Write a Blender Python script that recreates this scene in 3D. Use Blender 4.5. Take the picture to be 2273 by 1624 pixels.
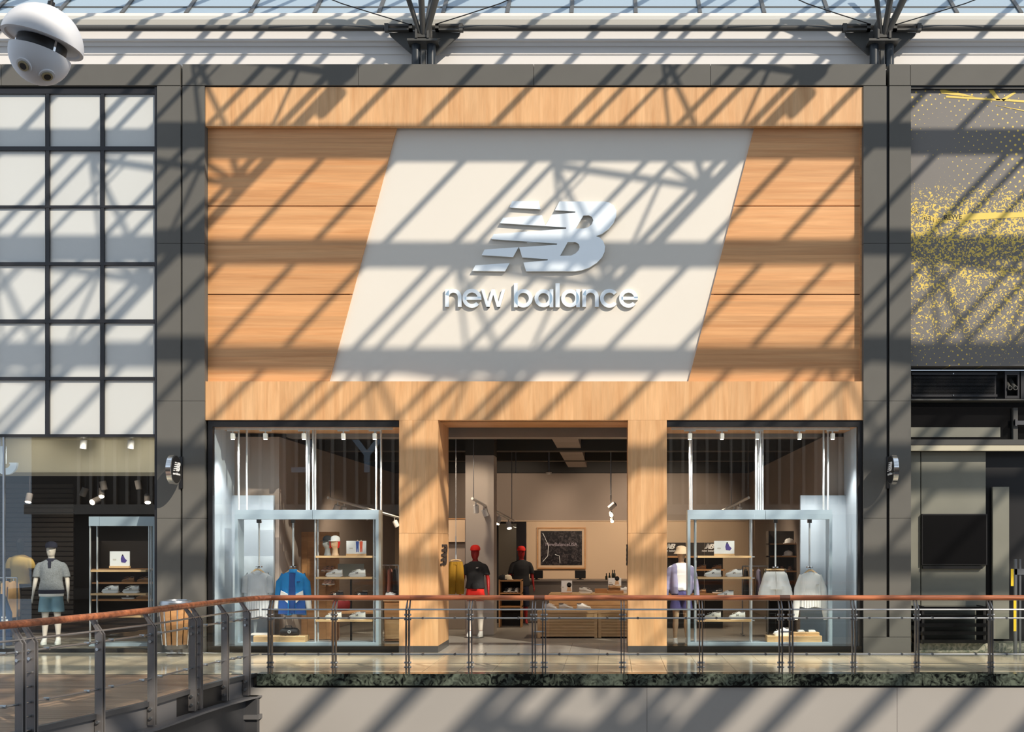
import bpy, bmesh, math, random
from mathutils import Vector, Matrix
random.seed(7)
R = math.radians
scene = bpy.context.scene
for o in list(bpy.data.objects):
    bpy.data.objects.remove(o)

# ------------------------------------------------------------------ camera
F, D, CX, CY, EH = 2470.0, 19.0, 1355.0, 1200.0, 1.908
cam_d = bpy.data.cameras.new('camera')
cam_d.sensor_fit = 'HORIZONTAL'; cam_d.sensor_width = 36.0
cam_d.lens = F / 2273.0 * 36.0
cam_d.shift_x = (1136.5 - CX) / 2273.0
cam_d.shift_y = (CY - 812.0) / 2273.0
cam_d.clip_end = 300
cam = bpy.data.objects.new('camera', cam_d)
scene.collection.objects.link(cam)
cam.location = (0, -D, EH)
cam.rotation_euler = (R(90), 0, 0)
scene.camera = cam

# ------------------------------------------------------------------ sky, sun, exposure
w = bpy.data.worlds.new('sky'); scene.world = w; w.use_nodes = True
bg = w.node_tree.nodes['Background']
bg.inputs[0].default_value = (0.70, 0.83, 1.0, 1); bg.inputs[1].default_value = 1.02
KX, KZ = 0.86, 0.90                       # sunlight drifts left and down this much per metre towards the shop
sun_d = bpy.data.lights.new('sun', 'SUN'); sun_d.energy = 4.3; sun_d.angle = R(0.55)
sun_d.color = (1.0, 0.90, 0.76)
sun = bpy.data.objects.new('sun', sun_d); scene.collection.objects.link(sun)
sun.rotation_euler = Vector((-KX, 1, -KZ)).to_track_quat('-Z', 'Y').to_euler()
sun.location = (14, -20, 24)
vs = scene.view_settings
vs.view_transform = 'Standard'; vs.look = 'None'; vs.exposure = 0.0; vs.gamma = 1.0
vs.use_curve_mapping = False
scene.display_settings.display_device = 'sRGB'
scene.cycles.max_bounces = 8; scene.cycles.transparent_max_bounces = 24
scene.cycles.use_denoising = True
scene.cycles.sample_clamp_indirect = 6.0

# ------------------------------------------------------------------ helpers
def fx(px, Y=0.0): return (px - CX) * (D + Y) / F          # photo measurement -> metres at depth Y
def fz(py, Y=0.0): return EH + (CY - py) * (D + Y) / F
def srgb(r, g, b):
    def c(u):
        u /= 255.0
        return u / 12.92 if u <= 0.04045 else ((u + 0.055) / 1.055) ** 2.4
    return (c(r), c(g), c(b), 1.0)

C = scene.collection
def link(o, parent=None):
    C.objects.link(o)
    if parent is not None: o.parent = parent
    return o
def tag(o, label, cat, group=None, kind=None):
    o['label'] = label; o['category'] = cat
    if group: o['group'] = group
    if kind: o['kind'] = kind
    return o
def thing(name, label, cat, loc=(0, 0, 0), rz=0.0, group=None, kind=None):
    o = bpy.data.objects.new(name, None); C.objects.link(o)
    o.empty_display_size = 0.2
    o.location = loc; o.rotation_euler = (0, 0, rz)
    return tag(o, label, cat, group, kind)
def wloc(o):
    v = Vector((0, 0, 0))
    while o is not None:
        v += Vector(o.location); o = o.parent
    return v
def copy_tree(o, parent=None, loc=None, rz=None, label=None, group=None):
    c = o.copy(); C.objects.link(c); c.parent = parent
    if loc is not None: c.location = loc
    if rz is not None: c.rotation_euler = (0, 0, rz)
    if label: c['label'] = label
    if group: c['group'] = group
    for ch in o.children: copy_tree(ch, c)
    return c

class MB:
    def __init__(s): s.v = []; s.f = []
    def add(s, vs_, fs):
        n = len(s.v); s.v += [tuple(p) for p in vs_]; s.f += [tuple(i + n for i in f) for f in fs]; return s
    def box(s, x0, x1, y0, y1, z0, z1):
        p = [(x0,y0,z0),(x1,y0,z0),(x1,y1,z0),(x0,y1,z0),(x0,y0,z1),(x1,y0,z1),(x1,y1,z1),(x0,y1,z1)]
        return s.add(p, [(0,3,2,1),(4,5,6,7),(0,1,5,4),(1,2,6,5),(2,3,7,6),(3,0,4,7)])
    def cbox(s, x0, x1, y0, y1, z0, z1, b=0.01):
        """box with chamfered long edges: an octagon section lifted along z plus inset ends"""
        o = [(x0+b,y0),(x1-b,y0),(x1,y0+b),(x1,y1-b),(x1-b,y1),(x0+b,y1),(x0,y1-b),(x0,y0+b)]
        i = [(x0+b,y0+b),(x1-b,y0+b),(x1-b,y0+b),(x1-b,y1-b),(x1-b,y1-b),(x0+b,y1-b),(x0+b,y1-b),(x0+b,y0+b)]
        rings = [[(x,y,z0) for x,y in i],[(x,y,z0+b) for x,y in o],[(x,y,z1-b) for x,y in o],[(x,y,z1) for x,y in i]]
        return s.rings(rings)
    def rings(s, rings, caps=True):
        n = len(rings[0]); vs_ = [p for r in rings for p in r]; fs = []
        for k in range(len(rings) - 1):
            for i in range(n):
                j = (i + 1) % n
                fs.append((k*n+i, k*n+j, (k+1)*n+j, (k+1)*n+i))
        if caps:
            fs.append(tuple(range(n-1, -1, -1))); b = (len(rings)-1)*n
            fs.append(tuple(b+i for i in range(n)))
        return s.add(vs_, fs)
    def cyl(s, p0, p1, r, seg=12, r1=None, caps=True):
        p0 = Vector(p0); p1 = Vector(p1); d = (p1 - p0).normalized()
        a = d.orthogonal().normalized(); b = d.cross(a)
        if abs(d.z) < 0.99:
            a = Vector((0,0,1)).cross(d).normalized(); b = d.cross(a)
        r1 = r if r1 is None else r1
        ring = lambda p, q: [p + (a*math.cos(t) + b*math.sin(t))*q for t in [2*math.pi*i/seg for i in range(seg)]]
        return s.rings([ring(p0, r), ring(p1, r1)], caps)
    def path(s, pts, r, seg=10):
        pts = [Vector(p) for p in pts]; rr = []
        for k, p in enumerate(pts):
            d = (pts[min(k+1, len(pts)-1)] - pts[max(k-1, 0)]).normalized()
            up = Vector((0,0,1)) if abs(d.z) < 0.95 else Vector((0,1,0))
            a = up.cross(d).normalized(); b = d.cross(a)
            q = r[k] if isinstance(r, (list, tuple)) else r
            rr.append([p + (a*math.cos(t) + b*math.sin(t))*q for t in [2*math.pi*i/seg for i in range(seg)]])
        return s.rings(rr)
    def sect(s, secs, seg=16, fold=0.0, nf=7, ph=0.0):
        """stack of level oval sections (cx, cy, z, rx, ry)"""
        rr = []
        for k, (cx, cy, z, rx, ry) in enumerate(secs):
            ring = []
            for i in range(seg):
                t = 2*math.pi*i/seg
                q = 1 + fold*(k/max(1, len(secs)-1))*math.sin(nf*t + ph + 0.35*k)
                ring.append((cx + rx*q*math.cos(t), cy + ry*q*math.sin(t), z))
            rr.append(ring)
        return s.rings(rr)
    def prism(s, pts, y0, y1):
        """(x, z) polygon pushed along y"""
        n = len(pts)
        return s.add([(x,y0,z) for x,z in pts] + [(x,y1,z) for x,z in pts],
            [tuple(range(n-1,-1,-1)), tuple(range(n,2*n))] + [(i,(i+1)%n,n+(i+1)%n,n+i) for i in range(n)])
    def prism_x(s, pts, x0, x1):
        n = len(pts)
        return s.add([(x0,y,z) for y,z in pts] + [(x1,y,z) for y,z in pts],
            [tuple(range(n)), tuple(range(2*n-1,n-1,-1))] + [(i,n+i,n+(i+1)%n,(i+1)%n) for i in range(n)])
    def prism_z(s, pts, z0, z1):
        n = len(pts)
        return s.add([(x,y,z0) for x,y in pts] + [(x,y,z1) for x,y in pts],
            [tuple(range(n-1,-1,-1)), tuple(range(n,2*n))] + [(i,(i+1)%n,n+(i+1)%n,n+i) for i in range(n)])
    def lathe(s, prof, c=(0,0,0), seg=24):
        return s.rings([[(c[0]+r*math.cos(2*math.pi*i/seg), c[1]+r*math.sin(2*math.pi*i/seg), c[2]+z) for i in range(seg)] for r, z in prof])
    def arc(s, cx, cz, r0, r1, a0, a1, y0, y1, n=20):
        """flat ring sector in the x-z plane with depth along y (degrees)"""
        full = abs(a1 - a0) >= 359.9
        ts = [R(a0 + (a1-a0)*i/n) for i in range(n if full else n+1)]
        rr = [[(cx+r0*math.cos(t),y0,cz+r0*math.sin(t)),(cx+r1*math.cos(t),y0,cz+r1*math.sin(t)),
               (cx+r1*math.cos(t),y1,cz+r1*math.sin(t)),(cx+r0*math.cos(t),y1,cz+r0*math.sin(t))] for t in ts]
        if full:
            s.rings(rr + [rr[0]], caps=False)
        else:
            s.rings(rr)
        return s
    def mesh(s, name, m=None, smooth=False, origin=(0,0,0)):
        ox, oy, oz = origin
        me = bpy.data.meshes.new(name)
        me.from_pydata([(x-ox,y-oy,z-oz) for x,y,z in s.v], [], s.f); me.validate()
        b_ = bmesh.new(); b_.from_mesh(me); bmesh.ops.recalc_face_normals(b_, faces=b_.faces[:]); b_.to_mesh(me); b_.free(); me.update()
        if m is not None: me.materials.append(m)
        if smooth:
            me.polygons.foreach_set('use_smooth', [True]*len(me.polygons))
            me.set_sharp_from_angle(angle=R(40))
        return me
    def build(s, name, m, parent=None, smooth=False, label=None, kind=None):
        """vertices are given in the parent's frame origin in world metres"""
        if parent is not None:
            base = wloc(parent); me = s.mesh(name, m, smooth, base); o = bpy.data.objects.new(name, me)
        else:
            xs = [p[0] for p in s.v]; ys = [p[1] for p in s.v]; zs = [p[2] for p in s.v]
            org = ((min(xs)+max(xs))/2, (min(ys)+max(ys))/2, min(zs))
            me = s.mesh(name, m, smooth, org); o = bpy.data.objects.new(name, me); o.location = org
        link(o, parent)
        if label: o['label'] = label
        if kind: o['kind'] = kind
        return o

def box_part(name, m, parent, x0, x1, y0, y1, z0, z1, label=None):
    """one piece with its own origin at its centre (so its tint is its own)"""
    c = ((x0+x1)/2, (y0+y1)/2, (z0+z1)/2)
    me = MB().box(x0,x1,y0,y1,z0,z1).mesh(name, m, origin=c)
    o = bpy.data.objects.new(name, me); link(o, parent); o.location = Vector(c) - wloc(parent)
    if label: o['label'] = label
    return o
def poly_part(name, m, parent, pts, y0, y1):
    cx = sum(p[0] for p in pts)/len(pts); cz = sum(p[1] for p in pts)/len(pts); c = (cx, (y0+y1)/2, cz)
    me = MB().prism(pts, y0, y1).mesh(name, m, origin=c)
    o = bpy.data.objects.new(name, me); link(o, parent); o.location = Vector(c) - wloc(parent)
    return o

# ------------------------------------------------------------------ materials
MATS = {}
def nodes_of(name):
    m = bpy.data.materials.new(name); m.use_nodes = True
    return m, m.node_tree.nodes, m.node_tree.links, m.node_tree.nodes['Principled BSDF']
def mat(name, col, rough=0.5, metal=0.0, noise=None, bump=None, rnd=0.0, spec=None, emit=None):
    """noise=(scale, amount), bump=(scale, strength), rnd = value spread between pieces"""
    m, N, L, b = nodes_of(name)
    b.inputs['Roughness'].default_value = rough; b.inputs['Metallic'].default_value = metal
    if spec is not None: b.inputs['Specular IOR Level'].default_value = spec
    src = None
    if noise or rnd:
        rgb = N.new('ShaderNodeRGB'); rgb.outputs[0].default_value = col; src = rgb.outputs[0]
    if noise:
        geo = N.new('ShaderNodeNewGeometry'); n = N.new('ShaderNodeTexNoise')
        n.inputs['Scale'].default_value = noise[0]; n.inputs['Detail'].default_value = 5
        L.new(geo.outputs['Position'], n.inputs['Vector'])
        mr = N.new('ShaderNodeMapRange'); L.new(n.outputs[0], mr.inputs[0])
        mr.inputs[1].default_value = 0.3; mr.inputs[2].default_value = 0.7
        mr.inputs[3].default_value = 1 - noise[1]; mr.inputs[4].default_value = 1 + noise[1]
        hs = N.new('ShaderNodeHueSaturation'); L.new(src, hs.inputs['Color']); L.new(mr.outputs[0], hs.inputs['Value']); src = hs.outputs[0]
    if rnd:
        oi = N.new('ShaderNodeObjectInfo'); mr = N.new('ShaderNodeMapRange'); L.new(oi.outputs['Random'], mr.inputs[0])
        mr.inputs[3].default_value = 1 - rnd; mr.inputs[4].default_value = 1 + rnd
        hs = N.new('ShaderNodeHueSaturation'); L.new(src, hs.inputs['Color']); L.new(mr.outputs[0], hs.inputs['Value']); src = hs.outputs[0]
    if src is not None: L.new(src, b.inputs['Base Color'])
    else: b.inputs['Base Color'].default_value = col
    if bump:
        geo = N.new('ShaderNodeNewGeometry'); n = N.new('ShaderNodeTexNoise'); n.inputs['Scale'].default_value = bump[0]
        L.new(geo.outputs['Position'], n.inputs['Vector'])
        bp = N.new('ShaderNodeBump'); bp.inputs['Strength'].default_value = bump[1]; bp.inputs['Distance'].default_value = 0.01
        L.new(n.outputs[0], bp.inputs['Height']); L.new(bp.outputs[0], b.inputs['Normal'])
    if emit:
        b.inputs['Emission Color'].default_value = emit[0]; b.inputs['Emission Strength'].default_value = emit[1]
    MATS[name] = m
    return m
def wood(name, c0, c1, stretch, rough=0.45, rnd=0.10, scale=1.0):
    """stretch = noise scale per axis (low along the grain)"""
    m, N, L, b = nodes_of(name)
    geo = N.new('ShaderNodeNewGeometry'); oi = N.new('ShaderNodeObjectInfo')
    off = N.new('ShaderNodeVectorMath'); off.operation = 'SCALE'; off.inputs[0].default_value = (37, 53, 71)
    L.new(oi.outputs['Random'], off.inputs['Scale'])
    add = N.new('ShaderNodeVectorMath'); add.operation = 'ADD'; L.new(geo.outputs['Position'], add.inputs[0]); L.new(off.outputs[0], add.inputs[1])
    mp = N.new('ShaderNodeVectorMath'); mp.operation = 'MULTIPLY'; mp.inputs[1].default_value = [s*scale for s in stretch]
    L.new(add.outputs[0], mp.inputs[0])
    n1 = N.new('ShaderNodeTexNoise'); n1.inputs['Scale'].default_value = 1.0; n1.inputs['Detail'].default_value = 6; n1.inputs['Roughness'].default_value = 0.62
    n1.inputs['Distortion'].default_value = 0.6
    L.new(mp.outputs[0], n1.inputs['Vector'])
    ramp = N.new('ShaderNodeValToRGB'); L.new(n1.outputs[0], ramp.inputs[0])
    ramp.color_ramp.elements[0].position = 0.32; ramp.color_ramp.elements[0].color = c0
    ramp.color_ramp.elements[1].position = 0.66; ramp.color_ramp.elements[1].color = c1
    n2 = N.new('ShaderNodeTexNoise'); n2.inputs['Scale'].default_value = 4.0; n2.inputs['Detail'].default_value = 3
    L.new(mp.outputs[0], n2.inputs['Vector'])
    mr2 = N.new('ShaderNodeMapRange'); L.new(n2.outputs[0], mr2.inputs[0]); mr2.inputs[1].default_value = 0.3; mr2.inputs[2].default_value = 0.7
    mr2.inputs[3].default_value = 0.93; mr2.inputs[4].default_value = 1.05
    mr = N.new('ShaderNodeMapRange'); L.new(oi.outputs['Random'], mr.inputs[0]); mr.inputs[3].default_value = 1-rnd; mr.inputs[4].default_value = 1+rnd*0.7
    mul = N.new('ShaderNodeMath'); mul.operation = 'MULTIPLY'; L.new(mr.outputs[0], mul.inputs[0]); L.new(mr2.outputs[0], mul.inputs[1])
    hs = N.new('ShaderNodeHueSaturation'); L.new(ramp.outputs[0], hs.inputs['Color']); L.new(mul.outputs[0], hs.inputs['Value'])
    L.new(hs.outputs[0], b.inputs['Base Color']); b.inputs['Roughness'].default_value = rough
    bp = N.new('ShaderNodeBump'); bp.inputs['Strength'].default_value = 0.08; bp.inputs['Distance'].default_value = 0.004
    L.new(n1.outputs[0], bp.inputs['Height']); L.new(bp.outputs[0], b.inputs['Normal'])
    MATS[name] = m
    return m
def glass(name, tint=(0.965, 0.98, 0.975, 1), f0=0.045, gain=0.9):
    m = bpy.data.materials.new(name); m.use_nodes = True; N = m.node_tree.nodes; L = m.node_tree.links
    N.remove(N['Principled BSDF']); out = N['Material Output']
    tr = N.new('ShaderNodeBsdfTransparent'); tr.inputs[0].default_value = tint
    gl = N.new('ShaderNodeBsdfGlossy'); gl.inputs['Roughness'].default_value = 0.0; gl.inputs[0].default_value = (0.95, 0.98, 1, 1)
    lw = N.new('ShaderNodeLayerWeight'); lw.inputs[0].default_value = 0.5
    pw = N.new('ShaderNodeMath'); pw.operation = 'POWER'; L.new(lw.outputs['Facing'], pw.inputs[0]); pw.inputs[1].default_value = 5
    ma = N.new('ShaderNodeMath'); ma.operation = 'MULTIPLY_ADD'; L.new(pw.outputs[0], ma.inputs[0]); ma.inputs[1].default_value = gain; ma.inputs[2].default_value = f0
    ma.use_clamp = True
    mx = N.new('ShaderNodeMixShader'); L.new(ma.outputs[0], mx.inputs[0]); L.new(tr.outputs[0], mx.inputs[1]); L.new(gl.outputs[0], mx.inputs[2])
    L.new(mx.outputs[0], out.inputs['Surface'])
    MATS[name] = m
    return m
def marble(name, dark, light, vein=0.5, rough=0.12):
    m, N, L, b = nodes_of(name)
    geo = N.new('ShaderNodeNewGeometry'); oi = N.new('ShaderNodeObjectInfo')
    off = N.new('ShaderNodeVectorMath'); off.operation = 'SCALE'; off.inputs[0].default_value = (31, 17, 23); L.new(oi.outputs['Random'], off.inputs['Scale'])
    add = N.new('ShaderNodeVectorMath'); add.operation = 'ADD'; L.new(geo.outputs['Position'], add.inputs[0]); L.new(off.outputs[0], add.inputs[1])
    n1 = N.new('ShaderNodeTexNoise'); n1.inputs['Scale'].default_value = 9; n1.inputs['Detail'].default_value = 8; n1.inputs['Distortion'].default_value = 1.8
    L.new(add.outputs[0], n1.inputs['Vector'])
    n2 = N.new('ShaderNodeTexNoise'); n2.inputs['Scale'].default_value = 0.9; n2.inputs['Detail'].default_value = 2
    L.new(add.outputs[0], n2.inputs['Vector'])
    s = N.new('ShaderNodeMath'); s.operation = 'MULTIPLY_ADD'; L.new(n2.outputs[0], s.inputs[0]); s.inputs[1].default_value = vein; L.new(n1.outputs[0], s.inputs[2])
    ramp = N.new('ShaderNodeValToRGB'); L.new(s.outputs[0], ramp.inputs[0])
    ramp.color_ramp.elements[0].position = 0.62; ramp.color_ramp.elements[0].color = dark
    ramp.color_ramp.elements[1].position = 0.92; ramp.color_ramp.elements[1].color = light
    L.new(ramp.outputs[0], b.inputs['Base Color']); b.inputs['Roughness'].default_value = rough
    MATS[name] = m
    return m

W_V = wood('oak_vertical', srgb(212,158,106), srgb(232,184,133), (6, 6, 0.55), rnd=0.07)
W_H = wood('oak_horizontal', srgb(210,148,94), srgb(228,172,118), (0.35, 6, 9), rnd=0.11)
W_S = wood('oak_shelf', srgb(205,165,115), srgb(228,192,145), (1.2, 8, 8), rnd=0.05)
W_IN = wood('oak_interior', srgb(170,122,78), srgb(200,150,100), (1.2, 8, 8), rnd=0.08)
W_RAIL = wood('handrail_mahogany', srgb(118,64,42), srgb(198,120,80), (1.2, 16, 16), rough=0.28, rnd=0.08)
W_DECK = wood('deck_timber', srgb(134,106,86), srgb(184,150,124), (0.8, 14, 6), rough=0.3, rnd=0.14)
GREY_DK = mat('cladding_grey', srgb(104,102,97), 0.6, noise=(2.2, 0.03), rnd=0.02, spec=0.15)
GREY_SLAB = mat('slab_grey', srgb(172,166,159), 0.7, noise=(0.8, 0.03), spec=0.15)
BLACK = mat('black_metal', srgb(26,25,26), 0.4)
BLACK_GL = mat('black_gloss', srgb(18,18,19), 0.12)
FRAME_DK = mat('frame_dark', srgb(38,37,40), 0.4)
WHITE_P = mat('white_panel', srgb(229,222,210), 0.55, noise=(0.6, 0.015))
WHITE_W = mat('white_render', srgb(232,228,224), 0.7)
PANEL_BL = mat('opal_panel', srgb(208,209,205), 0.35, noise=(0.5, 0.02), rnd=0.02)
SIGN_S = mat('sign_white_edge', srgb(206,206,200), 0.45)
SIGN_W = mat('sign_white', srgb(232,240,246), 0.35, emit=((.80, .92, 1.0, 1), 0.13))  # faint blue emission added to brighten the sign faces
BEAM_BG = mat('gutter_beige', srgb(182,178,168), 0.5)
TUBE_DK = mat('steel_dark', srgb(84,83,80), 0.4, 0.0, spec=0.3)
TUBE_BL = mat('steel_blue_black', srgb(44,50,56), 0.3)
SILVER = mat('brushed_steel', srgb(176,180,184), 0.28, 0.9)
SILVER_D = mat('post_steel', srgb(112,112,114), 0.32, 0.75)
CHROME = mat('chrome', srgb(225,225,225), 0.08, 1.0)
FRAME_BG = mat('display_frame_grey', srgb(168,184,196), 0.35)
POLE = mat('display_pole', srgb(214,218,220), 0.25, 0.35)
TAUPE = mat('taupe_plaster', srgb(150,136,126), 0.8, noise=(1.0, 0.03))
TAUPE_L = mat('warm_plaster', srgb(206,180,152), 0.8, noise=(1.0, 0.02))
GREYWALL = mat('pale_grey_wall', srgb(176,187,196), 0.7)
COLUMN_W = mat('column_plaster', srgb(200,190,180), 0.8)
CEIL_DK = mat('ceiling_black', srgb(66,64,63), 0.8)
DUCT = mat('duct_grey', srgb(160,150,142), 0.5, 0.0, noise=(3, 0.06))
CARPET = mat('store_floor_grey', srgb(150,142,134), 0.45, noise=(2.5, 0.05))
TILE = mat('stone_tile', srgb(236,218,186), 0.10, noise=(2.2, 0.06), rnd=0.05)
TILE_IN = mat('stone_tile_pale', srgb(206,199,190), 0.16, noise=(1.6, 0.05), rnd=0.04)
GROUT = mat('grout', srgb(120,110,96), 0.8)
MARBLE = marble('green_marble', srgb(14,18,17), srgb(104,112,98))
MARBLE_L = marble('pale_marble', srgb(96,106,92), srgb(176,172,154))
COUNTER = mat('counter_grey', srgb(104,96,90), 0.6)
DARKIN = mat('dark_interior', srgb(44,38,33), 0.7, noise=(1.5, 0.06))
GLASS = glass('window_glass', f0=0.05)
GLASS_R = glass('rail_glass', (0.965, 0.985, 0.975, 1), f0=0.02, gain=0.6)
SKIN_T = mat('mannequin_tan', srgb(214,180,144), 0.5)
SKIN_W = mat('mannequin_white', srgb(226,216,204), 0.45)
SKIN_R = mat('mannequin_red', srgb(158,30,28), 0.45)
def cloth(name, r, g, b_, amt=0.06): return mat(name, srgb(r, g, b_), 0.85, noise=(6, amt))
C_GREY = cloth('cloth_grey', 200, 203, 208); C_BLUE = cloth('cloth_blue', 34, 140, 208); C_NAVY = cloth('cloth_navy', 36, 74, 140)
C_WHITE = cloth('cloth_white', 246, 244, 240, .03); C_BLACK = cloth('cloth_black', 34, 35, 38); C_RED = cloth('cloth_red', 224, 44, 34)
C_MUST = cloth('cloth_mustard', 160, 118, 20); C_LAV = cloth('cloth_lavender', 150, 146, 176); C_PURP = cloth('cloth_purple', 92, 88, 142)
C_DENIM = cloth('cloth_denim', 132, 168, 184); C_TAN = cloth('cloth_tan', 172, 138, 98); C_PINK = cloth('cloth_pink', 214, 140, 122)
C_NVY2 = cloth('cloth_dark_navy', 36, 38, 56); C_OLIVE = cloth('cloth_olive', 74, 68, 40)
SH_WHITE = mat('shoe_white', srgb(236,236,232), 0.5); SH_GREY = mat('shoe_pale_grey', srgb(206,204,198), 0.55)
SH_TAN = mat('shoe_tan', srgb(176,134,92), 0.6); SH_BLACK = mat('shoe_black', srgb(40,42,46), 0.5); SH_SOLE = mat('shoe_sole', srgb(244,243,238), 0.5)
SH_PINK = mat('shoe_blush', srgb(200,160,140), 0.55); SH_DARK = mat('shoe_lining', srgb(120,118,118), 0.8)
LAMP_W = mat('lamp_white', srgb(228,226,222), 0.4)
LAMP_ON = mat('lamp_lit', srgb(255,240,215), 0.4, emit=((1.0, 0.82, 0.6, 1), 14))
PRINT_W = mat('print_white', srgb(238,240,240), 0.5); PRINT_BL = mat('print_blue', srgb(52,84,160), 0.6)
PRINT_OR = mat('print_orange', srgb(226,92,60), 0.6); PRINT_PU = mat('print_purple', srgb(78,66,140), 0.6)
CREAM = mat('cream_header', srgb(196,188,164), 0.7)
GLASS_PANE = mat('roof_pane', srgb(150,166,178), 0.25, spec=0.2)
YELLOW = mat('safety_yellow', srgb(236,200,40), 0.5)

# ================================================================== THE GLASS ROOF'S STEELWORK over the atrium (casts the bars of shade)
HR = 13.5
def roof_pt(x, y, dz=0.0):
    """steel that shades photo point (x, y) of the shop front"""
    X, Z = (x - CX)/130.0, EH + (CY - y)/130.0
    u = (HR + dz - Z)/KZ
    return Vector((X + KX*u, -u, HR + dz))
roof = thing('ceiling', 'steel bars of the glazed roof high above the atrium', 'roof structure', (0, -8, HR), kind='structure')
BAY = 1043.0
x_of = lambda c: (c - CX)/130.0 + (KX/KZ)*(HR - fz(0))
for k in range(-1, 5):
    for c, d in ((1042,.115),(160,.115),(317,.115),(474,.115),(525,.095),(600,.085),(727,.10),(785,.105),(888,.12),(926,.18)):
        X = x_of(c + BAY*k)
        MB().cyl((X, 0.9, HR), (X, -17.6, HR), d/2, 8).build('rafter', TUBE_DK, roof, True)
        MB().cyl((X, -17.6, HR), (X, -25, HR), d/2*2.1, 8).build('thick_rafter', TUBE_DK, roof, True)  # rafters thickened here to darken the shade bands on the slab wall
for j in range(0, 9):
    y = 305 + 237*j
    u = (HR - fz(y))/KZ
    MB().box(-16, 34, -u-0.135, -u+0.135, HR-0.11, HR+0.11).build('purlin', TUBE_DK, roof)
SEGS = [((1249,342),(1577,391),13),((1511,346),(1572,385),11),((1566,330),(1580,376),13),((1610,330),(1586,372),13),
        ((1481,388),(1420,520),9),((1246,335),(1334,521),10),((1246,335),(1268,521),7),((1325,355),(1263,420),5)]
for r in range(-1, 8):
    for k in range(-2, 5):
        ox, oy = -219*r + BAY*k, 222*r
        m = MB()
        for a, b_, wd in SEGS:
            m.cyl(roof_pt(a[0]+ox, a[1]+oy), roof_pt(b_[0]+ox, b_[1]+oy), wd/130/2*(2.4 if r >= 6 else 1), 8)  # far rows thickened for heavier shade on the slab wall
        n = roof_pt(1582+ox, 386+oy)
        m.lathe([(0.02,-0.1),(0.12,-0.07),(0.15,0),(0.12,0.07),(0.02,0.1)], n, 10)
        if r == -1:
            m.cyl(roof_pt(757+BAY*k, 205), roof_pt(712+BAY*k, 252), 0.10, 10)
            m.lathe([(0.05,-0.1),(0.2,-0.06),(0.2,0.06),(0.05,0.1)], roof_pt(757+BAY*k, 168), 12)
        m.build('truss_web', TUBE_DK, roof)

# ================================================================== ABOVE THE SHOP FRONT: white wall, gutter, sloping glazing
UPX0, UPX1 = -15.0, 12.0
wt = thing('wall_top', 'white rendered wall with stepped cornice above the dark fascia', 'wall', (-1.5, 0.6, 9.9), kind='structure')
MB().box(UPX0, UPX1, 0.6, 0.8, 9.6, 11.2).build('wall_face', WHITE_W, wt)
MB().box(UPX0, UPX1, 0.585, 0.6, fz(116,.5), fz(103,.5)).build('cornice_step', WHITE_W, wt)
MB().box(UPX0, UPX1, 0.565, 0.6, fz(102,.56), fz(91,.56)).build('cornice_step', WHITE_W, wt)
MB().box(UPX0, UPX1, 0.50, 0.6, fz(90,.5), fz(67,.5)).build('cornice_step', WHITE_W, wt)
g = thing('trim_1', 'beige box gutter running under the sloping glazing', 'gutter', (-1.5, 0.6, 11.0), kind='structure')
MB().box(UPX0, UPX1, 0.42, 1.0, fz(56,.42), fz(43,.42)).build('gutter_face', BEAM_BG, g)
MB().prism_x([(0.42, fz(43,.42)),(0.62, fz(34,.62)),(1.0, fz(34,.62)),(1.0, fz(43,.42))], UPX0, UPX1).build('gutter_cap', BEAM_BG, g)
gz = thing('window_1', 'sloping roof glazing in grey bars along the top edge', 'skylight', (-1.5, 0.9, 11.2), kind='structure')
z0g = fz(34, .8); Yg = 0.85
step = BAY/130.0/7
SL = 1.03
n0 = -14; X00 = fx(137, 1.0)
for i in range(n0, 20):
    X = X00 + i*step
    if X > UPX1 or X < UPX0: continue
    q = [(Yg, z0g), (Yg+2.2, z0g+2.2*SL), (Yg+2.2, z0g+2.2*SL+.13), (Yg-.02, z0g+.13)]
    MB().prism_x([(y, z-0.06) for y, z in q], X-.033, X+.033).build('glazing_bar', TUBE_DK, gz)
    for t0, t1 in ((0.0, 0.22), (0.235, 1.1), (1.12, 2.2)):
        a, b_ = Yg+t0, Yg+t1
        MB().prism_x([(a, z0g+t0*SL+.02),(b_, z0g+t1*SL+.02),(b_, z0g+t1*SL+.05),(a, z0g+t0*SL+.05)], X+.034, X+step-.034).build('pane', GLASS_PANE, gz)
for t in (0.225, 1.11):
    MB().prism_x([(Yg+t-.03, z0g+t*SL-.04),(Yg+t+.03, z0g+t*SL+.0),(Yg+t+.03, z0g+t*SL+.08),(Yg+t-.03, z0g+t*SL+.04)], UPX0, UPX1).build('transom', TUBE_DK, gz)

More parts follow.
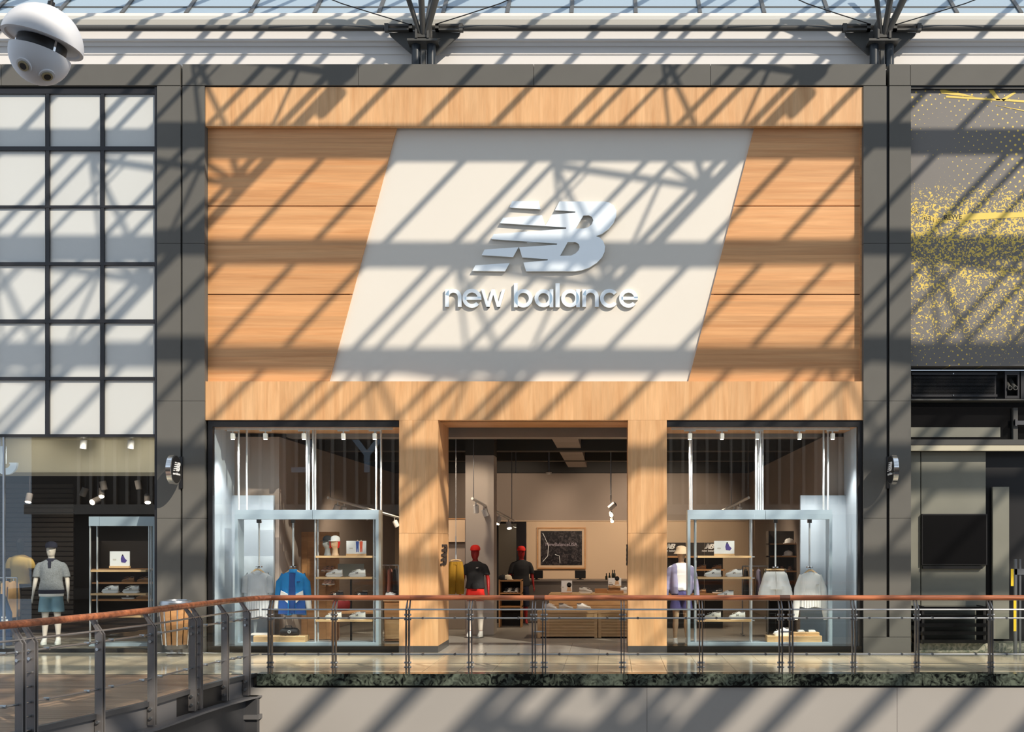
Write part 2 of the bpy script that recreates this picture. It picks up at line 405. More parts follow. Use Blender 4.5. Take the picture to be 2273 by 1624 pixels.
# horizontal tie tubes and the two branching supports
YT = 0.31
def support(px, label):
    X = fx(px, YT)
    s = thing('roof_support', label, 'steel support', (X, 0.3, fz(144, .3)), group='branching roof supports')
    for sx in (-1, 1):
        cx = X + sx*fx(CX+17, .3)
        MB().cyl((cx, .3, fz(150,.3)), (cx, .3, fz(100,.3)), 0.078, 16).build('stub_column', TUBE_BL, s, True)
    MB().box(X-.03, X+.03, .25, .35, fz(150,.3), fz(112,.3)).build('web_plate', TUBE_DK, s)
    MB().box(X-.26, X+.26, .12, .48, fz(100,.3), fz(95,.3)).build('cap_plate', TUBE_DK, s)
    for sx in (-1, 1):
        MB().prism([(X+sx*.13, fz(64,.3)), (X+sx*.62, fz(68,.3)), (X+sx*.60, fz(74,.3)), (X+sx*.22, fz(122,.4)), (X+sx*.13, fz(122,.4))], .38, .42).build('gusset_plate', TUBE_DK, s)
        MB().box(X+sx*.10-.018, X+sx*.10+.018, .1, .45, fz(95,.3), fz(52,.3)).build('clevis_plate', TUBE_DK, s)
        # tie fork
        a, b_ = X+sx*.2, X+sx*.68
        MB().box(min(a,b_), max(a,b_), YT-.04, YT+.04, fz(69,YT), fz(65,YT)).box(min(a,b_), max(a,b_), YT-.04, YT+.04, fz(59,YT), fz(55,YT))\
            .box(min(a, a+sx*.06), max(a, a+sx*.06), YT-.04, YT+.04, fz(69,YT), fz(55,YT)).box(min(b_, b_-sx*.07), max(b_, b_-sx*.07), YT-.05, YT+.05, fz(70,YT), fz(54,YT)).build('tie_fork', TUBE_DK, s)
        MB().cyl((b_-sx*.01, YT, fz(62,YT)), (b_+sx*.12, YT, fz(62,YT)), 0.032, 10).build('tie_pin', SILVER_D, s, True)
    zb = fz(66, .2)
    for (dx, dy, dz, r) in ((-.55,-1.1,1.5,.062),(.1,-1.2,1.5,.075),(.75,-1.0,1.45,.085),(.30,.25,1.6,.06)):
        MB().cyl((X+dx*.06, .2, zb-.12), (X+dx, .2+dy, zb+dz), r*.6, 14, r).build('branch_strut', TUBE_DK, s, True)
    MB().box(X-.09, X+.09, .14, .3, fz(86,.2), fz(72,.2)).build('node_block', TUBE_DK, s)
    for sx in (-1, 1):
        MB().path([(X+sx*.22, .15, fz(54,.15)), (X+sx*.75, .1, fz(33,.1)), (X+sx*1.35, .0, fz(8,0)), (X+sx*2.2, -.3, fz(-40,-.3))], .009, 6).build('stay_cable', BLACK, s, True)
    return s
support(941, 'dark branching roof support above the centre of the timber front')
support(1957, 'dark branching roof support above the pillar beside the yellow-dotted billboard')
def tie(x0, x1, label):
    tag(MB().cyl((fx(x0,YT), YT, fz(62,YT)), (fx(x1,YT), YT, fz(62,YT)), 0.052, 16).build('tie_tube', TUBE_DK, None, True), label, 'steel tube', 'horizontal tie tubes')
tie(-300, 852, 'long grey tie tube passing behind the white hanging speaker pod')
tie(1030, 1868, 'long grey tie tube between the two branching roof supports')
tie(2046, 2700, 'short visible grey tie tube over the yellow-dotted billboard')

# ================================================================== FASCIA AND PILLARS
YF = -0.03
fas = thing('trim_2', 'dark grey metal fascia panels above the shop fronts', 'fascia', (-1.5, YF, 9.68), kind='structure')
zt, zb = fz(144), fz(190.5)
cuts = [-600, -190, 5, 402, None, 406, 797, 1185, 1577, 1966, None, 1973, 2020, 2420, 2800]
for a, b_ in zip(cuts, cuts[1:]):
    if a is None or b_ is None: continue
    box_part('fascia_panel', GREY_DK, fas, fx(a)+.004, fx(b_)-.004, YF, .25, zb, zt)
MB().box(fx(-600), fx(2800), .05, .3, fz(194), fz(189)).build('shadow_gap', BLACK, fas)
MB().box(fx(-600), fx(2800), .25, .62, zt-.06, zt-.02).build('fascia_ledge', GREY_DK, fas)
def pillar(name, xa, xb, xc, xd, label):
    p = thing(name, label, 'pillar', (fx((xa+xd)/2), .3, 0), kind='structure')
    MB().box(fx(xa)+.02, fx(xd)-.02, .03, .6, 0, fz(190)).build('core', BLACK, p)
    zs = [fz(1413), fz(1150), fz(890), fz(541), fz(192)]
    for a, b_ in ((xa, xb), (xc, xd)):
        for z0, z1 in zip(zs, zs[1:]):
            box_part('cladding_panel', GREY_DK, p, fx(a), fx(b_), YF, .1, z0+.003, z1-.003)
    box_part('base_panel', GREY_DK, p, fx(xa), fx(xd), YF-.005, .1, 0.0, fz(1413)-.004)
    MB().box(fx(xa), fx(xa)+.02, .1, .6, 0, fz(192)).box(fx(xd)-.02, fx(xd), .1, .6, 0, fz(192)).build('return_panel', GREY_DK, p)
    return p
pillar('pillar', 350, 402, 406.5, 455.5, 'grey clad pillar between the white grid wall and the timber front')
pillar('pillar', 1916, 1967, 1973.5, 2021, 'grey clad pillar between the timber front and the yellow-dotted billboard')

# ================================================================== TIMBER SHOP FRONT
X0, X1 = fx(456), fx(1916)
wf = thing('wall_front', 'oak-clad shop front with framed portal and recessed sign field', 'shop front', (0, 0, 0), kind='structure')
def vboards(x0, x1, z0, z1, y0, y1, wmin=.22, wmax=.40):
    x = x0
    while x < x1 - .01:
        w_ = random.uniform(wmin, wmax)
        e = x + w_
        if x1 - e < .15: e = x1
        box_part('board', W_V, wf, x, e, y0, y1, z0, z1); x = e
ZB0, ZB1 = fz(932), fz(846)          # lower band
ZT0, ZT1 = fz(280), fz(193)          # upper band
vboards(X0, X1, ZT0, ZT1, 0.0, 0.1)
vboards(X0, X1, ZB0, ZB1, 0.0, 0.1)
RW, RS = 0.115, 0.155                  # recess of the boards / of the white field
def pedge(z):                        # slanting edges of the white field, left and right
    t = (z - ZB1)/(ZT0 - ZB1)
    l = fx(731, RS) + t*(fx(881, RS) - fx(731, RS)); r = fx(1527, RS) + t*(fx(1673, RS) - fx(1527, RS))
    return l, r
rows = []
for za, zb_ in ((ZB1-.02, fz(653,RW)-.008), (fz(653,RW)+.008, fz(457,RW)-.008), (fz(457,RW)+.008, ZT0+.02)):
    z = za
    while z < zb_ - .01:
        e = z + random.choice((.09, .11, .13, .16))
        if zb_ - e < .07: e = zb_
        rows.append((z, e)); z = e
for z0, z1 in rows:
    l0, r0 = pedge(z0); l1, r1 = pedge(z1)
    poly_part('board', W_H, wf, [(X0, z0), (l0, z0), (l1, z1), (X0, z1)], RW, RW+.045)
    poly_part('board', W_H, wf, [(r0, z0), (X1-.03, z0), (X1-.03, z1), (r1, z1)], RW, RW+.045)
l0, r0 = pedge(ZB1-.02); l1, r1 = pedge(ZT0+.02)
MB().prism([(l0-.05, ZB1-.02), (r0+.05, ZB1-.02), (r1+.05, ZT0+.02), (l1-.05, ZT0+.02)], RS, RS+.06).build('sign_field', WHITE_P, wf, label='plain cream slanting sign field')
MB().box(X0, X1, RS+.06, .3, ZB0, ZT1).build('backing', BLACK, wf)
MB().box(X1-.03, X1, .1, .3, ZB1-.02, ZT0+.02).build('recess_cheek', W_H, wf)
# piers, portal linings
PD = 1.25
def pier(px0, px1):
    a, b_ = fx(px0), fx(px1); t = (b_-a)/3; zs = fz(1183); zp = fz(1433)
    for i in range(3):
        box_part('board', W_V, wf, a+i*t, a+(i+1)*t, 0.0, .05, zp, zs-.002)
        box_part('board', W_V, wf, a+i*t, a+(i+1)*t, 0.0, .05, zs+.002, ZB0-.002)
    for xs in (a, b_):
        s = .03 if xs == a else -.03
        for k in range(2):
            y0, y1 = .05+k*.6, .65+k*.6
            box_part('board', W_V, wf, min(xs, xs+s), max(xs, xs+s), y0, y1, zp, zs-.002)
            box_part('board', W_V, wf, min(xs, xs+s), max(xs, xs+s), y0, y1, zs+.002, ZB0)
    MB().box(a+.03, b_-.03, .05, PD, zp, ZB0).build('pier_core', W_V, wf)
    MB().box(a-.004, b_+.004, -.006, PD+.004, 0, zp).build('plinth', SILVER_D, wf, label='grey metal pier plinth')
pier(886, 972); pier(1394, 1480)
DX0, DX1 = fx(972), fx(1394)
MB().box(DX0, DX1, .1, PD, ZB0, ZB0+.05).build('portal_soffit', W_H, wf)
MB().box(X0+.05, fx(886), .12, PD, 3.86, 3.90).build('window_soffit', W_H, wf)
MB().box(fx(1480), X1-.05, .12, PD, 3.86, 3.90).build('window_soffit', W_H, wf)

# ---- emblem and lettering
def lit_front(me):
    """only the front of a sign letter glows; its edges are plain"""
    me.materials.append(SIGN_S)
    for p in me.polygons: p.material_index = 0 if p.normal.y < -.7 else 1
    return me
def emblem_mesh(name, m, depth, h):
    """striped initials emblem in the x-z plane, centred, height h, front at -depth"""
    big = [(1272,125),(1690,125),(1735,133),(1778,162),(1803,210),(1800,265),(1775,325),(1730,380),(1670,425),(1612,447),(1650,462),(1680,495),(1697,545),(1692,595),(1668,645),
           (1620,695),(1550,740),(1480,765),(1420,775),(962,775),(937,693),(1163,672),(1163,662),(925,645),(897,551),(1250,527),(1250,516),(635,475),(660,428),(1335,378),(1335,366),
           (718,326),(748,276),(1110,252),(1141,347),(1203,247),(1420,228),(1420,218),(1230,206)]
    holes = [[(1495,255),(1545,253),(1575,268),(1587,298),(1575,335),(1545,362),(1500,376),(1425,376)],
             [(1350,502),(1420,502),(1450,518),(1461,548),(1450,580),(1420,610),(1380,628),(1278,630)]]
    bars = [[(832,122),(1080,122),(1097,198),(806,180)],[(575,572),(891,550),(840,642),(548,624)],[(490,718),(808,698),(765,775),(460,771)]]
    s = h/653.0
    cu = bpy.data.curves.new(name, 'CURVE'); cu.dimensions = '2D'; cu.fill_mode = 'BOTH'; cu.extrude = depth/2
    for poly in [big] + holes + bars:
        sp = cu.splines.new('POLY'); sp.points.add(len(poly)-1); sp.use_cyclic_u = True
        for p, (x, y) in zip(sp.points, poly): p.co = ((x-1131)*s, (448-y)*s, 0, 1)
    ob = bpy.data.objects.new(name, cu); C.objects.link(ob)
    me = bpy.data.meshes.new_from_object(ob.evaluated_get(bpy.context.evaluated_depsgraph_get()))
    bpy.data.objects.remove(ob); bpy.data.curves.remove(cu)
    me.transform(Matrix.Rotation(R(90), 4, 'X')); me.transform(Matrix.Translation((0, -depth/2, 0)))
    me.materials.clear(); me.materials.append(m); me.name = name
    return me
YS = RS
lg = thing('emblem_sign', 'large white striped initials emblem on the cream sign field', 'sign', (fx(940+1131/4.21, YS), YS, fz(420+448/4.21, YS)))
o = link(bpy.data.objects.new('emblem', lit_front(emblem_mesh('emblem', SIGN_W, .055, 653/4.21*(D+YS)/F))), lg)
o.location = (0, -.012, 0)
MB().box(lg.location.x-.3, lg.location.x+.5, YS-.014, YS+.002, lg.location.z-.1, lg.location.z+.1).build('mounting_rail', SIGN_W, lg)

lt = thing('lettering_sign', 'white raised lowercase lettering under the large initials emblem', 'sign', (fx(1198, YS), YS, fz(688, YS)))
SC = (D+YS)/F/4.21
def lx(cx): return fx(940 + cx/4.21, YS)
def lz(cy): return fz(420 + cy/4.21, YS)
y0l, y1l = YS-.060, YS-.003
TH = 35*SC
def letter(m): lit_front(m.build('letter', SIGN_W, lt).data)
def g_ring(x0, x1, a0=0, a1=360, top=937, bot=1112):
    cx, cz, r = (lx(x0)+lx(x1))/2, (lz(top)+lz(bot))/2, (lx(x1)-lx(x0))/2
    return MB().arc(cx, cz, r-TH, r, a0, a1, y0l, y1l, 36), cx, cz, r
def g_n(x0, x1):
    m = MB(); r = (lx(x1)-lx(x0))/2; cx = (lx(x0)+lx(x1))/2; cz = lz(937)-r
    m.arc(cx, cz, r-TH, r, 0, 165, y0l, y1l, 24)
    m.box(lx(x0), lx(x0)+TH, y0l, y1l, lz(1105), lz(940)); m.box(lx(x1)-TH, lx(x1), y0l, y1l, lz(1105), cz); return m
def g_e(x0, x1):
    m, cx, cz, r = g_ring(x0, x1, 0, 318); m.box(cx-r+TH*.6, cx+r, y0l, y1l, cz-TH*.42, cz+TH*.42); return m
def g_a(x0, x1):
    m, cx, cz, r = g_ring(x0, x1-8); m.box(lx(x1)-TH, lx(x1), y0l, y1l, lz(1108), lz(940)); return m
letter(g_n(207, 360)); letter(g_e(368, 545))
xs = [540, 584, 653, 722, 768]
mw = MB()
def slab(xa, xb, za, zb_): mw.prism([(xa-TH*.42, za), (xa+TH*.42, za), (xb+TH*.42, zb_), (xb-TH*.42, zb_)], y0l+.0006*len(mw.v), y1l)
zt_, zb2 = lz(940), lz(1105)
for a, b_ in ((556, 606), (606, 655), (655, 704), (704, 752)):
    up = a in (556, 655)
    slab(lx(b_ if up else a), lx(a if up else b_), zb2, zt_)
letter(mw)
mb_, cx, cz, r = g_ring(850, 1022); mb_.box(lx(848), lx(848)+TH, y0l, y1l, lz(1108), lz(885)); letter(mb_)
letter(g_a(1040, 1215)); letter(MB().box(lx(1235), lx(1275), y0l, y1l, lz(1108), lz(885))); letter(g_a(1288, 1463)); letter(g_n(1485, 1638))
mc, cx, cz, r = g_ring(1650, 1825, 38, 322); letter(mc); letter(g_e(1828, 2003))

# emblem plates on the portal linings
for xs, nx, lab in ((DX0, 1, 'dark striped emblem plate on the sunlit lining of the shop portal'), (DX1, -1, 'dark striped emblem plate seen edge-on on the other portal lining')):
    o = link(bpy.data.objects.new('emblem_plate', emblem_mesh('emblem_plate', FRAME_DK, .02, .37)))
    o.location = (xs, .62, fz(1231, .6)); o.rotation_euler = (0, 0, R(90)*nx)
    tag(o, lab, 'sign', 'emblem plates in the portal')

# ================================================================== SHOP WINDOWS
def shop_window(name, xa, xb, label, jl, jr):
    wd = thing(name, label, 'shop window', (fx((xa+xb)/2), .08, 0), kind='structure')
    a, b_ = fx(xa), fx(xb); zt, zb_ = fz(938), fz(1434)
    MB().box(a, b_, .03, .13, fz(946), ZB0-.004).build('head_frame', BLACK, wd)
    MB().box(a, b_, .03, .5, 0, zb_).build('plinth', BLACK_GL, wd)
    if jl: MB().box(a, a+jl, .03, .13, zb_, fz(946)).build('jamb', BLACK, wd)
    if jr: MB().box(b_-jr, b_, .03, .13, zb_, fz(946)).build('jamb', BLACK, wd)
    n = 2; pa, pb = a+jl, b_-jr; mid = pa + (pb-pa)*(.55 if jl else .46)
    for p0, p1 in ((pa, mid), (mid, pb)):
        MB().box(p0+.003, p1-.003, .07, .082, zb_, fz(946)).build('pane', GLASS, wd)
    return wd
shop_window('window_2', 460, 884, 'tall shop window with grey tee and blue jacket display', .08, 0.0)
shop_window('window_3', 1481, 1915, 'tall shop window with white shorts and sweatshirt display', 0.0, .08)

# ================================================================== NEIGHBOUR WITH WHITE GRID
wl = thing('wall_left', 'upper wall of white opal panels in a black grid', 'panel wall', (fx(100), .1, fz(968)), kind='structure')
ZR = [(207,324),(333,455),(460,581),(588,708),(716,836),(843,963)]
for c in range(-1, 5):
    xa, xb = 230-122*c, 343-122*c
    if c == -1: continue
    for a, b_ in ZR:
        box_part('panel', PANEL_BL, wl, fx(xa,.06)-.01, fx(xb,.06)+.01, .06, .1, fz(b_,.06)-.01, fz(a,.06)+.01)
for c in range(0, 5):
    xa = 222-122*c
    MB().box(fx(xa), fx(xa+8), .02, .1, fz(968), fz(196)).build('mullion', FRAME_DK, wl)
MB().box(fx(343), fx(350), .0, .3, fz(1450), fz(193)).build('edge_frame', FRAME_DK, wl)
for a, b_ in zip([196]+[z[1] for z in ZR], [z[0] for z in ZR]+[969]):
    MB().box(fx(-400), fx(350), .015, .1, fz(b_), fz(a)).build('transom', FRAME_DK, wl)
MB().box(fx(-400), fx(345), .1, .3, fz(969), fz(193)).build('backing', BLACK, wl)
w3 = thing('window_4', 'large glass front of the neighbouring shop under the white grid', 'shop window', (fx(170), .08, 0), kind='structure')
for a, b_ in ((-400, 3), (5, 345)):
    MB().box(fx(a)+.002, fx(b_)-.002, .06, .072, .06, fz(969)).build('pane', GLASS, w3)
MB().box(fx(-400), fx(350), .03, .12, 0, .06).build('sill', BLACK, w3)
MB().box(fx(2), fx(6), .05, .09, .06, fz(969)).build('glass_joint', SILVER, w3)

# ================================================================== NEIGHBOUR WITH YELLOW-DOTTED BILLBOARD
def billboard_mat():
    m, N, L, b = nodes_of('billboard_print')
    geo = N.new('ShaderNodeNewGeometry'); sx = N.new('ShaderNodeSeparateXYZ'); L.new(geo.outputs['Position'], sx.inputs[0])
    flat = N.new('ShaderNodeCombineXYZ'); L.new(sx.outputs[0], flat.inputs[0]); L.new(sx.outputs[2], flat.inputs[1])
    rot = N.new('ShaderNodeMapping'); rot.inputs['Rotation'].default_value = (0, 0, R(38)); L.new(flat.outputs[0], rot.inputs['Vector'])
    v = N.new('ShaderNodeTexVoronoi'); v.inputs['Scale'].default_value = 9.0; v.inputs['Randomness'].default_value = 0.05; L.new(rot.outputs[0], v.inputs['Vector'])
    nz = N.new('ShaderNodeTexNoise'); nz.inputs['Scale'].default_value = 0.8; L.new(flat.outputs[0], nz.inputs['Vector'])
    def mth(op, a, b_=None, clamp=False):
        n = N.new('ShaderNodeMath'); n.operation = op; n.use_clamp = clamp
        for i, q in enumerate((a, b_)):
            if q is None: continue
            if isinstance(q, (int, float)): n.inputs[i].default_value = q
            else: L.new(q, n.inputs[i])
        return n.outputs[0]
    size = mth('MULTIPLY', mth('SUBTRACT', nz.outputs[0], 0.30), 0.055*9)
    dots = mth('LESS_THAN', v.outputs['Distance'], size)
    crowd = N.new('ShaderNodeTexNoise'); crowd.inputs['Scale'].default_value = 17; crowd.inputs['Detail'].default_value = 4; crowd.inputs['Distortion'].default_value = 1.5
    L.new(flat.outputs[0], crowd.inputs['Vector'])
    # density of the printed crowd depends on the height on the board
    ramp = N.new('ShaderNodeValToRGB'); mr = N.new('ShaderNodeMapRange'); L.new(sx.outputs[2], mr.inputs[0])
    mr.inputs[1].default_value = 4.9; mr.inputs[2].default_value = 9.64; L.new(mr.outputs[0], ramp.inputs[0])
    e = ramp.color_ramp.elements; e[0].position = 0.0; e[0].color = (.20,)*3+(1,); e[1].position = 0.9; e[1].color = (0,)*3+(1,)
    for p, q in ((.12,.34),(.35,.38),(.52,.42),(.58,.39),(.64,.33),(.70,.12)):
        ne = e.new(p); ne.color = (q,)*3+(1,)
    cr = mth('GREATER_THAN', mth('ADD', crowd.outputs[0], ramp.outputs[0]), 0.93)
    fac = mth('MAXIMUM', dots, cr)
    mx = N.new('ShaderNodeMix'); mx.data_type = 'RGBA'; L.new(fac, mx.inputs[0])
    mx.inputs[6].default_value = srgb(118,113,108); mx.inputs[7].default_value = srgb(232,200,92)
    L.new(mx.outputs[2], b.inputs['Base Color']); b.inputs['Roughness'].default_value = 0.5
    return m
BILL = billboard_mat()
wr = thing('wall_right', 'grey billboard wall printed with yellow dots and crowd scene', 'billboard', (fx(2200), .1, fz(812)), kind='structure')
MB().box(fx(2022), fx(2700), .06, .12, fz(808,.06), fz(197,.06)).build('printed_board', BILL, wr)
MB().box(fx(2022), fx(2700), .0, .3, fz(197), fz(190)).build('top_frame', BLACK, wr)
MB().box(fx(2022), fx(2700), .06, .5, fz(812,.06), fz(808,.06)).build('board_return', BILL, wr)
PY = mat('print_yellow', srgb(236,204,96), 0.5); PK = mat('print_dark', srgb(58,54,46), 0.5)
def text_part(name, s, m, parent, loc, size, rot=0.0, depth=.003, ry=0.0, face=0.0, align='LEFT'):
    cu = bpy.data.curves.new(name, 'FONT'); cu.body = s; cu.size = size; cu.extrude = depth/2; cu.align_x = align; cu.offset = size*.012
    ob = bpy.data.objects.new(name, cu); C.objects.link(ob)
    me = bpy.data.meshes.new_from_object(ob.evaluated_get(bpy.context.evaluated_depsgraph_get()))
    bpy.data.objects.remove(ob); bpy.data.curves.remove(cu)
    me.transform(Matrix.Rotation(rot, 4, 'Z')); me.transform(Matrix.Rotation(R(90), 4, 'X')); me.transform(Matrix.Rotation(face, 4, 'Z'))
    me.materials.clear(); me.materials.append(m)
    o = bpy.data.objects.new(name, me); link(o, parent); o.location = Vector(loc) - (wloc(parent) if parent else Vector())
    return o
def strip(pts, m=PY): MB().prism([(fx(x,.05), fz(y,.05)) for x, y in pts], .055, .0605).build('printed_streak', m, wr)
strip([(2100,212),(2440,232),(2440,237),(2100,216)]); strip([(2195,200),(2206,200),(2222,222),(2212,222)]); strip([(2222,220),(2252,203),(2256,206),(2228,224)])
strip([(2086,198),(2095,199),(2140,208),(2165,215),(2120,211),(2090,207)]); strip([(2210,233),(2320,252),(2320,256)])
strip([(2098,478),(2180,472),(2300,470),(2300,480),(2150,488),(2100,487)])
text_part('printed_text', 'REWE', PK, wr, (fx(2096,.05), .053, fz(487,.05)), .115, R(2))
text_part('printed_text', 'REWE', PY, wr, (fx(2047,.05), .053, fz(484,.05)), .115, R(-16))
text_part('printed_text', 'CK', PY, wr, (fx(2021,.05), .053, fz(468,.05)), .10, R(-16))
# dark shop below the billboard
dk = thing('wall_right_shop', 'dark shop front with vent grille and grey panels below the billboard', 'shop front', (fx(2200), .3, 0), kind='structure')
RX0, RX1 = fx(2022), fx(2700)
OLIVE_P = mat('olive_grey_panel', srgb(128,127,115), 0.45, noise=(1.2, 0.08))
MB().box(RX0, RX1, .5, .6, 0, fz(812)).build('backing', BLACK, dk)
MB().box(RX0, fx(2222), .25, .32, fz(884,.25), fz(826,.25)).build('vent_frame', FRAME_DK, dk)
for i in range(15):
    z = fz(872,.22) + i*(fz(834,.22)-fz(872,.22))/14
    MB().prism_x([(.215, z-.008), (.25, z+.004), (.25, z+.012), (.215, z)], fx(2027,.22), fx(2210,.22)).build('louvre', BLACK, dk)
for a, b_, c, d in ((2024,2214,832,827),(2024,2214,880,875)):
    MB().box(fx(a,.2), fx(b_,.2), .2, .25, fz(c,.2), fz(d,.2)).build('vent_edge', FRAME_DK, dk)
for x in (2116,):
    for y in (829, 877): MB().cyl((fx(x,.2), .19, fz(y,.2)), (fx(x,.2), .2, fz(y,.2)), .012, 8).build('screw', SILVER, dk)
MB().box(fx(2231,.2), fx(2263,.2), .2, .26, fz(884,.2), fz(878,.2)).box(fx(2231,.2), fx(2263,.2), .2, .26, fz(832,.2), fz(824,.2)).box(fx(2231,.2), fx(2235,.2), .2, .26, fz(878,.2), fz(832,.2)).box(fx(2259,.2), fx(2263,.2), .2, .26, fz(878,.2), fz(832,.2)).build('pipe_box', FRAME_DK, dk)
for x in (2241, 2253):
    X = fx(x, .2)
    m = MB().arc(X, fz(861,.2), .028, .040, 0, 360, .17, .30, 16); m.build('pipe_end', TUBE_DK, dk, True)
    MB().cyl((X, .2, fz(861,.2)), (X, .42, fz(840,.2)), .036, 12).build('pipe', TUBE_DK, dk, True)
MB().box(fx(2267,.2), RX1, .22, .3, fz(884,.2), fz(824,.2)).build('vent_frame', FRAME_DK, dk)
MB().box(RX0, RX1, .05, .5, fz(888,.05), fz(885,.05)).build('shelf_edge', TUBE_DK, dk)
MB().box(RX0, RX1, .3, .34, fz(976,.3), fz(903,.3)).build('glass_band', BLACK_GL, dk)
MB().box(RX0, fx(2220,.3), .29, .3, fz(970,.3), fz(948,.3)).build('blind_strip', OLIVE_P, dk)
MB().box(RX0, RX1, .2, .34, fz(987,.2), fz(975,.2)).build('rail_bar', TUBE_DK, dk)
MB().box(fx(2248,.25), fx(2258,.25), .22, .34, fz(976,.25), fz(905,.25)).build('bar_post', TUBE_DK, dk)
MB().box(fx(2250,.2), fx(2330,.2), .15, .2, fz(943,.2), fz(934,.2)).box(fx(2250,.2), fx(2254,.2), .12, .2, fz(946,.2), fz(931,.2)).build('handle_bar', SILVER_D, dk)
MB().box(RX0, RX1, .2, .3, fz(1000,.2), fz(988,.2)).build('sill_strip', CREAM, dk)
MB().box(fx(2022,.4), fx(2043,.4), .4, .45, .2, fz(1003,.4)).build('wall_panel', OLIVE_P, dk)
MB().box(fx(2045,.4), fx(2188,.4), .4, .45, .2, fz(1003,.4)).build('wall_panel', OLIVE_P, dk)
MB().box(fx(2204,.38), fx(2240,.38), .38, .44, .2, fz(1080,.38)).build('wall_panel', OLIVE_P, dk)
MB().box(fx(2024,.35), fx(2330,.35), .05, .45, .0, .16).build('marble_base', MARBLE_L, dk)
sc = thing('wall_screen', 'black switched-off screen on the olive panel under the billboard', 'screen', (fx(2118,.36), .36, fz(1255,.36)))
MB().cbox(fx(2045,.36), fx(2191,.36), .34, .395, fz(1254,.36), fz(1140,.36), .008).build('bezel', BLACK, sc)
MB().box(fx(2048,.36), fx(2188,.36), .336, .342, fz(1251,.36), fz(1143,.36)).build('display', BLACK_GL, sc)
MB().box(fx(2048,.36), fx(2180,.36), .335, .395, fz(1262,.36), fz(1256,.36)).build('sound_bar', BLACK, sc)
st = thing('stacked_benches', 'dark stack of slatted benches behind the railing under the screen', 'bench', (fx(2120,.1), .1, .16))
for k in range(5):
    MB().box(fx(2030,.1), fx(2185,.1), -.1, .3, .17+k*.14, .23+k*.14).build('slat', BLACK_GL, st)
for x in (2040, 2175): MB().box(fx(x,.1), fx(x+5,.1), -.08, .28, .16, .80).build('leg', BLACK, st)
yb = thing('yellow_marked_post', 'steel posts with yellow safety strip at the far end of the railing', 'barrier', (fx(2258,-.2), -.2, 0))
MB().box(fx(2250,-.2), fx(2256,-.2), -.24, -.18, 0, fz(1240,-.2)).build('post', SILVER, yb)
MB().box(fx(2262,-.2), fx(2266,-.2), -.22, -.2, 0, fz(1240,-.2)).build('post', SILVER, yb)
MB().box(fx(2250,-.25), fx(2256,-.25), -.25, -.24, fz(1400,-.2), fz(1330,-.2)).box(fx(2244,-.25), fx(2250,-.25), -.25, -.24, fz(1300,-.2), fz(1262,-.2)).build('warning_strip', YELLOW, yb)
MB().box(fx(2246,-.2), fx(2290,-.2), -.24, -.18, fz(1275,-.2), fz(1262,-.2)).build('cross_bar', SILVER, yb)

# ================================================================== ROUND PROJECTING SIGNS
def round_sign(X, label, nx):
    s = thing('round_sign', label, 'sign', (X, -.36, fz(1042,-.36)), group='round projecting signs')
    z = fz(1042,-.36); r = .25
    prof = lambda R_, x: [(x, -.36+R_*math.cos(2*math.pi*i/40), z+R_*math.sin(2*math.pi*i/40)) for i in range(40)]
    MB().rings([prof(r-.02, X-.045), prof(r, X-.04), prof(r, X+.04), prof(r-.02, X+.045)]).build('rim', CHROME, s, True)
    for sx in (-1, 1):
        MB().rings([prof(r-.022, X+sx*.044), prof(r-.022, X+sx*.048)]).build('face', BLACK, s)
        o = link(bpy.data.objects.new('emblem', emblem_mesh('emblem', PRINT_W, .004, .15)), s)
        o.location = (sx*.05, 0, .05); o.rotation_euler = (0, 0, R(90)*sx)
        text_part('lettering', 'new balance', PRINT_W, s, (X+sx*.05, -.36, z-.09), .062, 0, .004, face=R(90)*sx, align='CENTER')
    MB().cyl((X, -.12, z+.07), (X, -.02, z+.07), .018, 10).build('bracket_arm', BLACK, s, True)
    MB().cyl((X, -.12, z-.11), (X, -.02, z-.11), .018, 10).build('bracket_arm', BLACK, s, True)
    MB().box(X-.03, X+.03, -.05, -.02, z-.3, z+.24).build('bracket_plate', BLACK, s)
round_sign(fx(404), 'round black chrome-rimmed sign beside the white grid wall', 1)
round_sign(fx(1970), 'round black chrome-rimmed sign on the pillar next to the dark shop', -1)

# ================================================================== FLOORS, KERB, SLAB, RAILINGS
fl = thing('floor', 'polished beige stone tiles of the gallery walkway', 'floor', (-1.5, -1.5, 0), kind='structure')
MB().box(-14, 10.6, -3.0, 0.6, -.2, -.006).build('screed', GROUT, fl)
tp, tr_ = .51, .60
tile_me = MB().box(-tp/2+.003, tp/2-.003, -tr_/2+.003, tr_/2-.003, -.012, 0).mesh('tile', TILE)
for i in range(-26, 21):
    for j in range(5):
        o = link(bpy.data.objects.new('tile', tile_me), fl); o.location = Vector((.06+i*tp, -2.7+j*tr_, 0)) - Vector(fl.location)
big_me = MB().box(-tp/2+.003, tp/2-.003, -.3+.003, .3-.003, -.012, 0).mesh('tile', TILE_IN)
fi = thing('floor_store', 'pale stone tiles running from the portal into the store', 'floor', (-1.3, 4, 0), kind='structure')
MB().box(-7, 4.6, .05, 12.2, -.2, -.008).build('screed', CARPET, fi)
MB().box(-14, -7.7, .05, 6, -.2, -.002).build('neighbour_floor', CARPET, fi)
for i in range(-6, 2):
    for j in range(3):
        o = link(bpy.data.objects.new('tile', big_me), fi); o.location = Vector((.06+i*tp, .3+j*.6, 0)) - Vector(fi.location)
kb = thing('trim_3', 'dark green marble kerb slabs along the gallery edge', 'kerb', (0, -3.06, -.2), kind='structure')
kx = [-5.05, -4.85, -2.96, -1.1, -.96, .18, 1.32, 2.46, 2.60, 3.55, 4.45, 5.5, 6.6, 7.7, 9.0, 10.2]
